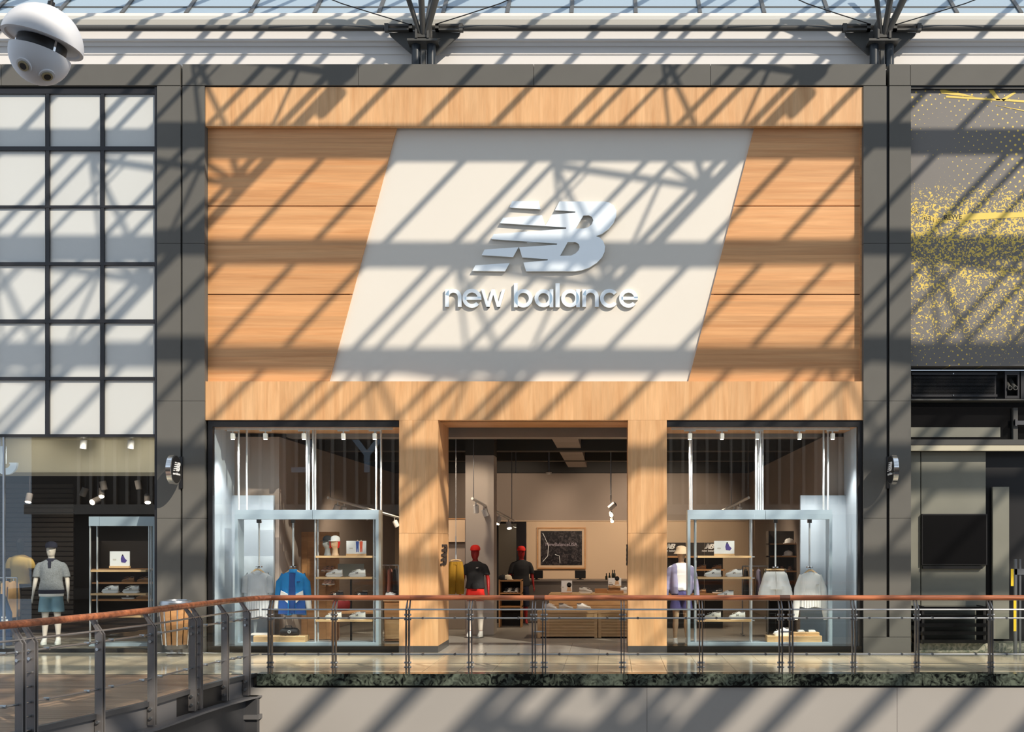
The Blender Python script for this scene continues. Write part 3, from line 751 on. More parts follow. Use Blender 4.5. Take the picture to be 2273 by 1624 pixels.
for a, b_ in zip(kx, kx[1:]):
    o = box_part('marble_slab', MARBLE, kb, a+.003, b_-.003, -3.12, -2.90, -.155, .012)
MB().box(-5.1, 10.2, -3.05, -2.9, -.22, -.155).build('shadow_gap', BLACK, kb)
wb = thing('wall_below', 'light grey slab edge wall below the marble kerb', 'wall', (2, -3, -3), kind='structure')
for a, b_ in ((-5.2, 0.52), (.525, 4.1), (4.105, 7.7), (7.705, 10.2)):
    box_part('wall_panel', GREY_SLAB, wb, a, b_, -3.08, -2.9, -5, -.19)
gf = thing('floor_atrium', 'dark stone ground floor of the atrium far below', 'floor', (0, -14, -5), kind='structure')
MB().box(-25, 25, -30, 0, -5.2, -5).build('slab', mat('atrium_floor', srgb(92,88,84), .5), gf)

YR = -2.96
ZH = 1.083
def rail_post(X, Y, ang, ztop, zbot, parent, width=.085, bolts=((.80,),(.1,.19)), inward=.11, mt=None):
    """twin flat bars standing across the rail, tapering in to the handrail; ang = rail direction"""
    ca, sa = math.cos(ang), math.sin(ang)
    def T(l, t, z): return (X + l*ca - t*sa, Y + l*sa + t*ca, z)
    m = MB()
    for sd in (-1, 1):
        l0, l1 = sd*.021-.007, sd*.021+.007
        prof = [(-width/2, zbot), (width/2, zbot), (width/2, ztop-.20), (inward+.012, ztop-.035), (inward-.012, ztop-.03), (-width/2, ztop-.155)]
        n = len(prof)
        m.add([T(l0, t, z) for t, z in prof] + [T(l1, t, z) for t, z in prof], [tuple(range(n-1,-1,-1)), tuple(range(n,2*n))] + [(i,(i+1)%n,n+(i+1)%n,n+i) for i in range(n)])
    p = m.build('post', mt or SILVER_D, parent)
    for z in bolts:
        mm = MB()
        mm.cyl(T(-.05, 0, z), T(.05, 0, z), .014, 8).cyl(T(0, -width/2-.012, z), T(0, width/2+.01, z), .012, 8)
        mm.build('bolt', SILVER, p, True)
    return p
rb = thing('gallery_railing', 'steel and glass railing with wooden handrail along the gallery edge', 'railing', (1.7, YR, 0))
post_px = [600, 742, 905, 1044, 1185, 1208, 1382, 1556, 1733, 1756, 1895, 2035, 2199, 2345, 2369, 2520, 2672, 2824, 2900]
PXs = [fx(p, YR) for p in post_px]
for X in PXs:
    rail_post(X, YR, 0, ZH, .0, rb, bolts=(.845, .775, .09, .155))
for a, b_ in ((4, 5), (8, 9)):
    for z in (.80, .60, .415, .28):
        MB().cyl((PXs[a], YR, z), (PXs[b_], YR, z), .011, 8).build('rung', SILVER, rb, True)
for z in (fz(1352,YR), fz(1371,YR), fz(1451,YR)):
    MB().cyl((-5.02, YR-.02, z), (10.1, YR-.02, z), .012, 8).build('rail_rod', SILVER, rb, True)
hx = [-4.92, -2.9, -.95, 2.52, 6.4, 10.1]
for a, b_ in zip(hx, hx[1:]):
    MB().cyl((a+.001, YR+.10, ZH), (b_-.001, YR+.10, ZH), .039, 18).build('handrail', W_RAIL, rb, True)
for a, b_ in ((1185,1208),(1733,1756)):
    MB().cyl((fx(a,YR), YR+.10, ZH), (fx(b_,YR), YR+.10, ZH), .041, 18).build('rail_sleeve', mat('sleeve_brown', srgb(84,52,38), .4), rb, True)
edges = [(-5.0, PXs[0])] + list(zip(PXs, PXs[1:]))
for a, b_ in edges:
    if b_ - a < .3: continue
    MB().box(a+.075, b_-.075, YR+.0, YR+.012, .03, .865).build('glass_pane', GLASS_R, rb)
    for x in (a+.22, b_-.22):
        for z in (fz(1371,YR), fz(1451,YR)):
            MB().cyl((x, YR-.035, z), (x, YR+.03, z), .018, 10).build('glass_clamp', SILVER, rb, True)

# ---- bridge on the left with its railing
br = thing('bridge_railing', 'steel and glass railing with wooden handrail curving along the bridge', 'railing', (-5.5, -6, 0))
hp = [(-4.92,-2.86),(-5.0,-2.9),(-5.10,-3.05),(-5.17,-3.3),(-5.24,-3.7),(-5.29,-4.1),(-5.38,-4.9),(-5.48,-5.9),(-5.62,-6.8),(-5.80,-7.6),(-5.98,-8.3),(-6.22,-9.1),(-6.5,-10.0)]
for k in range(0, len(hp)-1, 4):
    seg = hp[k:k+5]
    MB().path([(x, y, ZH) for x, y in seg], .039, 16).build('handrail', W_RAIL, br, True)
bposts = [(548,15.75,0),(500,15.2,0),(441,14.45,0),(428,14.28,0),(338,13.19,0),(222,12.24,0),(72,11.28,0),(46,11.10,0),(-130,10.3,0)]
bp = []
POST_DK = mat('bridge_post_grey', srgb(120,116,114), .4, .3)
for px, d, _ in bposts:
    bp.append(((px-CX)*d/F, d-D))
def dirn(i):
    a = bp[max(i-1,0)]; b_ = bp[min(i+1,len(bp)-1)]
    return math.atan2(b_[1]-a[1], b_[0]-a[0])
for i, (X, Y) in enumerate(bp):
    ang = dirn(i)
    # inward is towards the deck (left of the picture)
    rail_post(X, Y, ang, ZH, -.27, br, width=.09, bolts=(.80, .72, -.08, -.20), inward=-.12, mt=POST_DK) if False else None
    ca, sa = math.cos(ang), math.sin(ang)
    nx_, ny_ = (-sa, ca) if -sa < 0 else (sa, -ca)     # unit vector pointing left (deck side)
    m = MB()
    for sd in (-1, 1):
        prof = [(.045, -.27), (-.045, -.27), (-.045, ZH-.20), (.09, ZH-.03), (.115, ZH-.035), (.045, ZH-.14)]
        l0, l1 = sd*.022-.008, sd*.022+.008
        pt = lambda l, t, z: (X + l*ca + t*nx_, Y + l*sa + t*ny_, z)
        n = len(prof)
        m.add([pt(l0,t,z) for t,z in prof] + [pt(l1,t,z) for t,z in prof], [tuple(range(n-1,-1,-1)), tuple(range(n,2*n))] + [(q,(q+1)%n,n+(q+1)%n,n+q) for q in range(n)])
    p = m.build('post', POST_DK, br)
    for z in (.80, .72, -.08, -.19):
        MB().cyl(pt(-.055, 0, z), pt(.055, 0, z), .018, 10).build('bolt', SILVER, p, True)
off = lambda q: [(x-.02, y, q) for x, y in bp]
first = (-5.06, -3.0)
for z in (.92, .80, .28):
    MB().path([(first[0], first[1], z)] + [(x, y, z) for x, y in bp], .012, 8).build('rail_rod', SILVER, br, True)
for a, b_ in ((2,3),(6,7)):
    for z in (.58, .44, .14, 0.0):
        MB().cyl((bp[a][0], bp[a][1], z), (bp[b_][0], bp[b_][1], z), .012, 8).build('rung', SILVER, br, True)
for (xa, ya), (xb, yb_) in zip(bp, bp[1:]):
    L_ = math.hypot(xb-xa, yb_-ya)
    if L_ < .35: continue
    ux, uy = (xb-xa)/L_, (yb_-ya)/L_
    a = (xa+ux*.07, ya+uy*.07); b_ = (xb-ux*.07, yb_-uy*.07)
    nx_, ny_ = -uy*.006, ux*.006
    MB().prism_z([(a[0]-nx_, a[1]-ny_), (b_[0]-nx_, b_[1]-ny_), (b_[0]+nx_, b_[1]+ny_), (a[0]+nx_, a[1]+ny_)], .04, .865).build('glass_pane', GLASS_R, br)
    for q in (.2, L_-.2):
        for z in (.80, .28):
            MB().cyl((xa+ux*q-.03, ya+uy*q, z), (xa+ux*q+.03, ya+uy*q, z), .018, 8).build('glass_clamp', SILVER, br, True)

dk2 = thing('floor_bridge', 'brown timber planks of the bridge deck', 'floor', (-8, -7, 0), kind='structure')
def rail_x(y):
    for (xa, ya), (xb, yb_) in zip(bp, bp[1:]):
        if yb_ <= y <= ya: return xa + (xb-xa)*(y-ya)/(yb_-ya)
    return bp[0][0] if y > bp[0][1] else bp[-1][0]
y = -3.13
while y > -10.4:
    r0_, r1_ = rail_x(y-.14)-.05, rail_x(y)-.05
    c = Vector((-9, y-.07, -.02))
    me = MB().prism_z([(-13, y-.135), (r0_, y-.135), (r1_, y), (-13, y)], -.03, 0).mesh('plank', W_DECK, origin=c)
    o = link(bpy.data.objects.new('plank', me), dk2); o.location = c - Vector(dk2.location)
    y -= .14
MB().prism_z([(-13, -10.4), (rail_x(-10.4)-.08, -10.4), (rail_x(-8)-.08, -8), (rail_x(-6)-.08, -6), (rail_x(-3.2)-.08, -3.13), (-13, -3.13)], -.3, -.035).build('deck_slab', BLACK, dk2)
BEAMG = mat('bridge_beam_grey', srgb(104,102,102), .45)
bm_ = thing('bridge_beam', 'grey steel edge beam carrying the bridge railing', 'beam', (-5.6, -6, -.6))
line = [(-5.06, -2.98)] + bp
def ribbon(dx0, dx1, z0, z1, name, m):
    MB().rings([[(x+dx0, y, z0), (x+dx1, y, z0), (x+dx1, y, z1), (x+dx0, y, z1)] for x, y in line]).build(name, m, bm_)
ribbon(-.075, -.06, -.30, -.03, 'web', BEAMG); ribbon(-.12, .11, -.325, -.30, 'bottom_flange', BEAMG); ribbon(-.09, -.02, -.05, .008, 'top_angle', SILVER_D)
ribbon(-.25, -.05, -1.4, -.325, 'girder', mat('girder_dark', srgb(58,58,60), .5))
MB().box(-5.22, -5.02, -3.2, -2.95, -1.2, -.30).build('bracket', mat('bracket_dark', srgb(66,66,68), .5), bm_)
MB().box(-5.26, -4.98, -3.25, -2.95, -.62, -.56).build('bracket_plate', BEAMG, bm_)

# ---- litter bin
lb = thing('litter_bin', 'tapered litter bin with wooden slats and steel rim by the pillar', 'bin', (fx(391,-.5), -.5, 0))
bx, by = fx(391,-.5), -.5
MB().lathe([(.14,0),(.15,.0),(.15,.02),(.10,.04),(.10,.10),(.18,.12),(.19,.20),(.17,.20)], (bx,by,0), 28).build('base', SILVER_D, lb, True)
MB().lathe([(.165,.18),(.225,.86),(.20,.86)], (bx,by,0), 28).build('drum', FRAME_DK, lb, True)
MB().lathe([(.235,.83),(.255,.84),(.262,.88),(.25,.915),(.19,.925),(.18,.89)], (bx,by,0), 32).build('rim', SILVER, lb, True)
for i in range(14):
    t = 2*math.pi*i/14; 
    def sp(rr, z, s): return (bx+rr*math.cos(t)-s*math.sin(t), by+rr*math.sin(t)+s*math.cos(t), z)
    MB().rings([[sp(.18,.19,-.032), sp(.20,.19,-.032), sp(.20,.19,.032), sp(.18,.19,.032)], [sp(.235,.83,-.046), sp(.252,.83,-.046), sp(.252,.83,.046), sp(.235,.83,.046)]]).build('slat', W_IN, lb)
    if i % 2: MB().cyl(sp(.205,.18,.045), sp(.255,.84,.058), .010, 6).build('rib', CHROME, lb)

# ================================================================== OPPOSITE SIDE OF THE ATRIUM (mirrored in the shop glass)
op = thing('wall_opposite', 'brown slatted gallery wall across the atrium mirrored in the windows', 'wall', (0, -27, -5), kind='structure')
OPW = mat('opposite_wall', srgb(120,104,90), .7); OPS = mat('opposite_slat', srgb(205,184,164), .6)
MB().box(-24, 24, -27.4, -27, -5, 10).build('wall_face', OPW, op)
sl_me = MB().box(-.06, .06, -.12, 0, 0, 5.6).mesh('slat', OPS)
for i in range(90):
    o = link(bpy.data.objects.new('slat', sl_me), op); o.location = Vector((-22+i*.5, -26.88, 3.4)) - Vector(op.location)
MB().box(-24, 24, -27, -25.2, -.4, 0).build('gallery_slab', OPW, op)
MB().box(-24, 24, -27, -26.4, 3.0, 3.4).build('canopy_band', OPS, op)
LETT = mat('letter_grey_blue', srgb(225,235,245), .5)
for s, x in (('Y', -10.35), ('L', -13.1)):
    text_part('letter', s, LETT, op, (x+.9, -26.7, 4.75), 1.9, 0, .12, face=R(180))

# ================================================================== HANGING SPEAKER POD
YP = -9.0; PX_, PZ = fx(93, YP), fz(101, YP)
pod = thing('speaker_pod', 'white two-part globe speaker pod hanging in the upper corner', 'speaker', (PX_, YP, PZ))
POD_W = mat('pod_white', srgb(216,216,218), .6)
def podp(name, m, mt, parent=pod):
    me = m.mesh(name, mt, True); o = link(bpy.data.objects.new(name, me), parent)
    return o
RU, RL = .340, .258
prof = [(RU*math.cos(R(a)), RU*math.sin(R(a))*.98) for a in range(0, 91, 9)]; prof[-1] = (.004, RU*.98)
u_ = podp('upper_dome', MB().lathe([(RU-.05,.02),(RU-.03,.0)] + prof, (0,0,.02), 40), POD_W)
podp('baffle', MB().lathe([(.01,.035),(.30,.03),(.30,.02),(.01,.02)], (0,0,.015), 32), POD_W)
podp('dark_gap', MB().lathe([(.205,-.06),(.205,.03)], (0,0,0), 24), BLACK)
prof = [(RL*math.cos(R(a)), -RL*math.sin(R(a))*1.05) for a in range(0, 91, 9)]; prof[-1] = (.004, -RL*1.05)
podp('lower_bowl', MB().lathe([(RL-.03,.0)] + prof, (0,0,-.075), 40), POD_W)
podp('bowl_lid', MB().lathe([(.01,.0),(.245,.0),(.245,-.02),(.01,-.02)], (0,0,-.07), 32), POD_W)
for a in (-150, -30, 90):
    podp('strut', MB().cyl((.2*math.cos(R(a)), .2*math.sin(R(a)), -.1), (.2*math.cos(R(a)), .2*math.sin(R(a)), .04), .013, 8), CHROME)
BRASS = mat('nozzle_brass', srgb(170,160,128), .35, .5)
for ax, el in ((-92, -46), (-28, -50)):
    d = Vector((math.cos(R(ax))*math.cos(R(el)), math.sin(R(ax))*math.cos(R(el)), math.sin(R(el))))
    c = Vector((0,0,-.075)) + d*RL*1.0
    nz = podp('nozzle', MB().cyl(c-d*.03, c+d*.012, .066, 20), POD_W)
    podp('nozzle_ring', MB().cyl(c+d*.005, c+d*.025, .046, 18), BRASS, nz)
    podp('nozzle_hole', MB().cyl(c+d*.02, c+d*.028, .030, 14), BLACK, nz)
podp('hanger_rod', MB().cyl((0,0,.34), (0,0,2.6), .013, 8), BLACK)
podp('hanger_eye', MB().lathe([(.01,0),(.03,.01),(.03,.05),(.01,.06)], (0,0,.35), 10), BLACK)
podp('cable', MB().path([(0,0,.45),(-.14,0,.62),(-.4,0,.75),(-.9,0,.72)], .005, 6), BLACK)
pod.rotation_euler = (0, R(12.5), 0)

# ================================================================== STORE SHELL
SX0, SX1, SYB, ZW = -6.0, 3.85, 12.0, 3.79
ws = thing('wall_store', 'taupe plastered side and back walls inside the store', 'wall', (-1, 6, 0), kind='structure')
MB().box(SX0-.9, SX0, 1.15, SYB, 0, ZW).build('side_wall', TAUPE, ws)
MB().box(SX1, SX1+.5, 1.15, SYB, 0, ZW).build('side_wall', TAUPE, ws)
MB().box(SX0, SX1, SYB, SYB+.2, fz(1156,SYB), ZW).build('back_wall', TAUPE, ws)
MB().box(SX0, SX1, SYB-.02, SYB+.2, 0, fz(1156,SYB)).build('back_wall', TAUPE_L, ws)
MB().box(SX0, SX1, SYB-.05, SYB, fz(1157,SYB), fz(1155,SYB)).build('picture_rail', TAUPE_L, ws)
MB().box(fx(470)-.15, fx(470), .13, 1.2, 0, 3.88).build('window_cheek', GREYWALL, ws)
MB().box(fx(1905), fx(1905)+.15, .13, 1.2, 0, 3.88).build('window_cheek', GREYWALL, ws)
MB().box(-7.2, SX0-.85, 1.2, SYB, 0, 5.6).build('outer_wall', CEIL_DK, ws)
MB().box(SX1+.48, 4.7, 1.2, SYB, 0, 5.6).build('outer_wall', CEIL_DK, ws)
MB().box(-7.2, 4.7, SYB+.2, SYB+.4, 0, 5.6).build('outer_wall', CEIL_DK, ws)
for a, b_ in ((513,607),(1777,1885)):
    MB().box(fx(a,1.0), fx(b_,1.0), 1.0, 1.08, 0.0, fz(1099,1.0)).build('screen_panel', GREYWALL, ws, label='pale grey screen panel')
cs = thing('ceiling_store', 'black store ceiling with grey beams and ducts', 'ceiling', (-1, 6, 4.4), kind='structure')
MB().box(-7.2, 4.7, .3, SYB+.4, 5.4, 5.6).build('slab', CEIL_DK, cs)
MB().box(-7.2, 4.7, .31, .5, 3.98, 5.6).build('front_upstand', CEIL_DK, cs)
MB().box(-6, 4, 1.6, 2.0, fz(970,1.6), fz(950,1.6)+.1).build('beam', DUCT, cs)
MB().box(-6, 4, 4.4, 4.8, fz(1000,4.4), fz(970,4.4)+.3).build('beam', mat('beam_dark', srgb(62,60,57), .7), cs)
MB().box(-6, 4, 8.0, 8.4, fz(1022,8), fz(1000,8)+.3).build('beam', MATS['beam_dark'], cs)
for k in range(8):
    ya = 2.1 + k*1.05
    MB().box(-1.12, -.62, ya+.01, ya+1.04, 3.86, 4.25).build('duct_section', DUCT, cs)
MB().box(-1.2, .2, 9.3, 9.6, 4.05, 4.12).build('duct_grille', DUCT, cs)
pc = thing('store_column', 'square pale plaster column inside the store entrance', 'column', (fx(1066,3.6), 3.9, 0), kind='structure')
MB().box(fx(1033,3.6), fx(1096,3.6), 3.6, 4.2, 0, fz(1010,3.6)).build('shaft', COLUMN_W, pc)
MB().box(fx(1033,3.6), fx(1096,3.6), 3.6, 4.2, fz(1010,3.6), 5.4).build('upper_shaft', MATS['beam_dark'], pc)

# ================================================================== LAMPS
def spot_head(p, aim, parent, lit=False, s=1.0, m=LAMP_W):
    p = Vector(p); d = (Vector(aim)).normalized()
    h = MB().cyl(p, p+d*.12*s, .045*s, 12).build('lamp_head', m, parent, True)
    MB().cyl(p+d*.121*s, p+d*.125*s, .038*s, 12).build('lens', LAMP_ON if lit else SH_DARK, h, True)
    return h
def lamp_light(name, loc, power, aim=(0,0,-1), size=70, col=(1.0, .80, .60), parent=None):
    l = bpy.data.lights.new(name, 'SPOT'); l.energy = power; l.color = col; l.spot_size = R(size); l.spot_blend = .6; l.shadow_soft_size = .08
    o = bpy.data.objects.new(name, l); C.objects.link(o); o.location = loc
    o.rotation_euler = Vector(aim).to_track_quat('-Z', 'Y').to_euler()
    return o
def window_track(xs, xa, xb, label):
    t = thing('track_light', label, 'track light', (fx((xa+xb)/2,.3), .3, 3.80), group='window track lights')
    MB().box(fx(xa,.3), fx(xb,.3), .16, .20, 3.82, 3.86).build('track', LAMP_W, t)
    for x in xs:
        X = fx(x, .3)
        MB().box(X-.10, X+.10, .165, .195, 3.795, 3.82).build('adapter', LAMP_W, t)
        MB().cyl((X, .18, 3.80), (X, .18, 3.76), .012, 8).build('stem', LAMP_W, t)
        h = MB().cbox(X-.036, X+.036, .14, .22, 3.66, 3.765, .012).build('lamp_head', LAMP_W, t)
        MB().box(X-.025, X+.025, .155, .205, 3.655, 3.661).build('lens', LAMP_ON, h)
        lamp_light('window_spot', (X, .18, 3.64), 210, (0, .14, -1), 75, (1.0, .95, .9))
window_track([522,594,679,766,835], 480, 875, 'white ceiling track with five spotlights above the tee and jacket display')
window_track([1530,1601,1679,1772,1845], 1489, 1883, 'white ceiling track with five spotlights above the shorts and sweatshirt display')
def hung_track(name, p0, p1, heads, label, rods=(), lit=True):
    t = thing(name, label, 'track light', ((p0[0]+p1[0])/2, (p0[1]+p1[1])/2, min(p0[2],p1[2])))
    a, b_ = Vector(p0), Vector(p1)
    d = (b_-a).normalized()
    MB().path([a, b_], .028, 6).build('track', LAMP_W, t)
    for q, aim, on in heads:
        c = a + (b_-a)*q
        MB().cyl(c, c+Vector((0,0,-.09)), .014, 8).build('stem', LAMP_W, t)
        spot_head(c+Vector((0,0,-.09)), aim, t, on, 1.25)
    for q in rods:
        c = a + (b_-a)*q
        MB().cyl(c, (c.x, c.y, 5.4), .008, 6).build('hanger', SILVER_D, t)
zt3 = 2.74
def PT(px, py, Y): return (fx(px,Y), Y, fz(py,Y))
def at_z(px, py, z):      # point of known height seen at a photo place
    Y = F*(z-EH)/(CY-py) - D
    return (fx(px,Y), Y, z)
hung_track('hung_track', PT(1048,1106,2.6), PT(1140,1156,6.0), [(.08,(0,.3,-1),False),(.25,(.4,.2,-1),False),(.62,(-.3,-.4,-1),True),(.86,(.2,-.5,-1),True)], 'suspended white track of spotlights in front of the store column', (.03,.95))
hung_track('hung_track', PT(728,1104,2.2), PT(890,1150,5.0), [(.12,(-.5,.3,-1),False),(.2,(-.3,.2,-1),False),(.48,(.5,.3,-1),False),(.9,(.5,0,-1),False)], 'suspended white track of spotlights behind the jacket display', (.03,))
hung_track('hung_track', PT(1662,1104,2.2), PT(1600,1135,4.0), [(.3,(-.3,.2,-1),False),(.5,(.3,.2,-1),False)], 'suspended white track of spotlights behind the shorts display', (.02,.6))
rod = thing('rod_spotlight', 'white spotlight cluster on a long rod beside the framed picture', 'spotlight', PT(1356,1155,6))
X, Y = fx(1356,6), 6.0
MB().cyl((X,Y,fz(1100,6)), (X,Y,5.4), .012, 8).build('rod', SILVER, rod)
MB().box(X-.02, X+.02, Y-.03, Y+.03, fz(1116,6), fz(1098,6)).build('driver', LAMP_W, rod)
spot_head((X-.03,Y,fz(1128,6)), (.7,-.2,.6), rod, False, 1.4)
spot_head((X,Y,fz(1138,6)), (.1,-1,-.5), rod, True, 1.0); spot_head((X+.02,Y-.05,fz(1150,6)), (.1,-1,-.9), rod, True, .9)
for px, y1, lab in ((1218,1048,'white ceiling sensor on a thick rod in the middle of the portal'),(1145,1050,'thin bare ceiling rod next to the store column')):
    s = thing('ceiling_rod', lab, 'rod', PT(px,y1,5))
    MB().cyl(PT(px,y1,5), (fx(px,5),5,5.4), .018 if px == 1218 else .009, 8).build('rod', SILVER_D, s)
    if px == 1218: MB().lathe([(.01,-.05),(.06,-.04),(.065,0),(.03,.01)], PT(px,y1,5), 12).build('sensor', LAMP_W, s, True)
# store's warm light; free spots added off the heads, one brightening the column
for i, (p, pw, aim, sz) in enumerate((((-.2,8.6,3.4),260,(.05,1,-.42),80),((1.6,9.0,3.4),240,(0,1,-.45),85),((-2.6,8.8,3.4),200,(-.1,1,-.4),85),((-2.9,1.9,3.6),95,(.05,1,-.8),75),
        ((-4.6,4.0,3.4),220,(-.2,.5,-1),110),((2.2,4.0,3.4),220,(.1,.5,-1),110),((.0,3.0,3.5),160,(0,.3,-1),100),((-.5,6.0,3.5),200,(0,.4,-1),120))):
    lamp_light('store_spot', p, pw, aim, sz)

# ================================================================== REUSABLE GOODS
def shoe_proto(name, up, sole, label, thick=.032, low=1.0):
    t = thing(name, label, 'shoe')
    L_ = .285
    xs = [-.5,-.47,-.40,-.28,-.14,-.02,.10,.22,.34,.44,.49,.5]
    wd = [.012,.028,.040,.047,.046,.041,.037,.035,.036,.034,.026,.012]
    tp_ = [.050,.066,.076,.084,.100,.122,.138,.132,.122,.134,.136,.105]
    m = MB(); rr = []
    for x, w_, h in zip(xs, wd, tp_):
        h = thick + (h-.04)*low
        ring = []
        for i in range(12):
            a = 2*math.pi*i/12
            cy = w_*math.cos(a)*(1.0 if math.sin(a) < .3 else .72); cz = thick*.8 + (h-thick*.8)*(.5+.5*math.sin(a))
            ring.append((x*L_, cy, cz))
        rr.append(ring)
    m.rings(rr); m.build('upper', up, t, True)
    m = MB(); ol = []
    for x, w_ in zip(xs, wd): ol.append((x*L_*1.04, -w_*1.12))
    for x, w_ in reversed(list(zip(xs, wd))): ol.append((x*L_*1.04, w_*1.12))
    m.rings([[(x*.97,y*.9,.0 + (.018 if x < -.12 else .006 if x > .13 else 0)) for x,y in ol], [(x*1.02,y,thick*.55) for x,y in ol], [(x,y*.97,thick) for x,y in ol]])
    m.build('sole', sole, t, True)
    m = MB()
    MB().sect([(.095,0,.09+.03*low,.045,.02),(.10,0,.107+.03*low,.05,.024)], 12).build('collar', SH_DARK, t, True)
    for k in range(4):
        x = -.085+k*.026; z = .052 + .05*low + k*.009
        MB().cyl((x,-.028,z-.004), (x+.006,.028,z), .005, 6).build('lace', up, t)
    MB().prism([(-.02,.055),(-.008,.055),(.012,.075),(.012,.055),(.022,.055),(.022,.09),(.01,.09),(-.008,.07),(-.008,.09),(-.02,.09)], -.0415, -.039).build('side_emblem', SH_DARK if up is not SH_BLACK else SH_SOLE, t)
    return t
S_white = shoe_proto('running_shoe', SH_WHITE, SH_SOLE, 'white running shoe on the second shelf of the jacket display, nearer the jacket', .040)
S_grey = shoe_proto('running_shoe', SH_GREY, SH_SOLE, 'x', .034)
S_tan = shoe_proto('sneaker', SH_TAN, mat('gum_sole', srgb(150,112,72), .6), 'x', .03, .85)
S_black = shoe_proto('sneaker', SH_BLACK, SH_SOLE, 'x', .03, .85)
S_pink = shoe_proto('sneaker', SH_PINK, SH_SOLE, 'x', .03, .85)
used = {}
def put_shoe(proto, px, py, Y, label, rz=0.0, group=None, scale=1.0):
    loc = (fx(px,Y), Y, fz(py,Y))
    return put(proto, loc, label, rz, group, scale)
def put(proto, loc, label, rz=0.0, group=None, scale=1.0):
    if proto.name not in used:
        used[proto.name] = 1; o = proto; o.location = loc; o.rotation_euler = (0,0,rz); o['label'] = label
        if group: o['group'] = group
    else:
        o = copy_tree(proto, None, loc, rz, label, group)
    o.scale = (scale,)*3
    return o

def remeshed(m, name, mt, parent, voxel=.013, smooth_it=4):
    """melt overlapping limbs into one continuous surface"""
    me = m.mesh(name); ob = bpy.data.objects.new(name, me); C.objects.link(ob)
    md = ob.modifiers.new('r', 'REMESH'); md.mode = 'VOXEL'; md.voxel_size = voxel
    sm = ob.modifiers.new('s', 'SMOOTH'); sm.iterations = smooth_it; sm.factor = .5
    me2 = bpy.data.meshes.new_from_object(ob.evaluated_get(bpy.context.evaluated_depsgraph_get()))
    bpy.data.objects.remove(ob); bpy.data.meshes.remove(me)
    me2.materials.clear(); me2.materials.append(mt); me2.name = name
    me2.polygons.foreach_set('use_smooth', [True]*len(me2.polygons))
    o = bpy.data.objects.new(name, me2); link(o, parent)
    return o
def body(head=True, arms=True):
    m = MB()
    m.sect([(0,0,.80,.12,.09),(0,0,.88,.158,.105),(0,0,.94,.165,.112),(0,0,1.03,.140,.098),(0,0,1.12,.132,.095),(0,-.01,1.25,.155,.115),(0,0,1.34,.172,.105),(0,0,1.405,.165,.085),(0,0,1.445,.09,.06),(0,0,1.48,.052,.052),(0,0,1.57,.050,.055)], 20)
    if head:
        m.sect([(0,-.01,1.505,.03,.035),(0,-.022,1.53,.055,.062),(0,-.02,1.575,.068,.082),(0,-.012,1.63,.075,.095),(0,-.005,1.68,.074,.094),(0,0,1.72,.058,.075),(0,0,1.745,.02,.025)], 18)
        m.sect([(0,-.105,1.595,.008,.008),(0,-.118,1.605,.016,.012),(0,-.108,1.625,.010,.010),(0,-.098,1.655,.008,.006)], 8)
    for s in (-1, 1):
        m.sect([(s*.110,-.10,.012,.030,.040),(s*.112,-.07,.035,.034,.075),(s*.112,-.02,.065,.034,.05),(s*.108,0,.10,.032,.036),(s*.105,.008,.22,.042,.048),(s*.102,.012,.34,.055,.060),(s*.100,0,.44,.050,.056),(s*.097,0,.50,.055,.060),(s*.092,0,.64,.070,.078),(s*.085,0,.80,.082,.092),(s*.078,0,.90,.078,.088)], 16)
        if arms:
            m.sect([(s*.278,-.055,.845,.018,.026),(s*.275,-.045,.90,.024,.028),(s*.262,-.01,1.02,.034,.036),(s*.250,.012,1.12,.038,.040),(s*.228,.01,1.24,.044,.046),(s*.198,0,1.34,.050,.050),(s*.165,0,1.395,.048,.048)], 14)
            m.sect([(s*.284,-.068,.765,.012,.030),(s*.284,-.066,.80,.018,.040),(s*.281,-.06,.84,.018,.036),(s*.278,-.055,.87,.019,.028)], 12)
            for k, ln in enumerate((.068,.08,.076,.058)):
                yy = -.098 + k*.021
                m.sect([(s*.276,yy,.765-ln,.006,.006),(s*.284,yy,.765-ln*.5,.0085,.0085),(s*.284,yy,.785,.0095,.0095)], 8)
            m.sect([(s*.268,-.118,.755,.007,.007),(s*.274,-.112,.79,.010,.010),(s*.280,-.085,.825,.011,.011)], 8)
    return m
def tee(extra=.0, sleeve=1.18, hem=.86):
    m = MB()
    m.sect([(0,0,hem,.185+extra,.130),(0,0,.95,.185+extra,.128),(0,0,1.10,.165+extra*.6,.118),(0,-.005,1.26,.180,.130),(0,0,1.35,.195,.118),(0,0,1.41,.180,.095),(0,0,1.452,.105,.075),(0,0,1.465,.075,.062)], 28, .02, 9)
    for s in (-1, 1):
        k = (1.37-sleeve)/.23
        m.sect([(s*(.19+.052*k),0.01*k,sleeve,.068,.068),(s*.215,0,1.28,.068,.066),(s*.185,0,1.37,.062,.06),(s*.155,0,1.415,.05,.05)], 14)
    return m
def shorts(hem=.62, flare=.0):
    m = MB(); m.sect([(0,0,.80,.165,.12),(0,0,.88,.180,.124),(0,0,.98,.160,.112),(0,0,1.02,.150,.105)], 24)
    for s in (-1, 1):
        m.sect([(s*.105,0,hem,.088+flare,.10+flare*.6),(s*.098,0,(hem+.82)/2,.092+flare*.5,.105),(s*.085,0,.86,.092,.112)], 20, .03, 6)
    return m
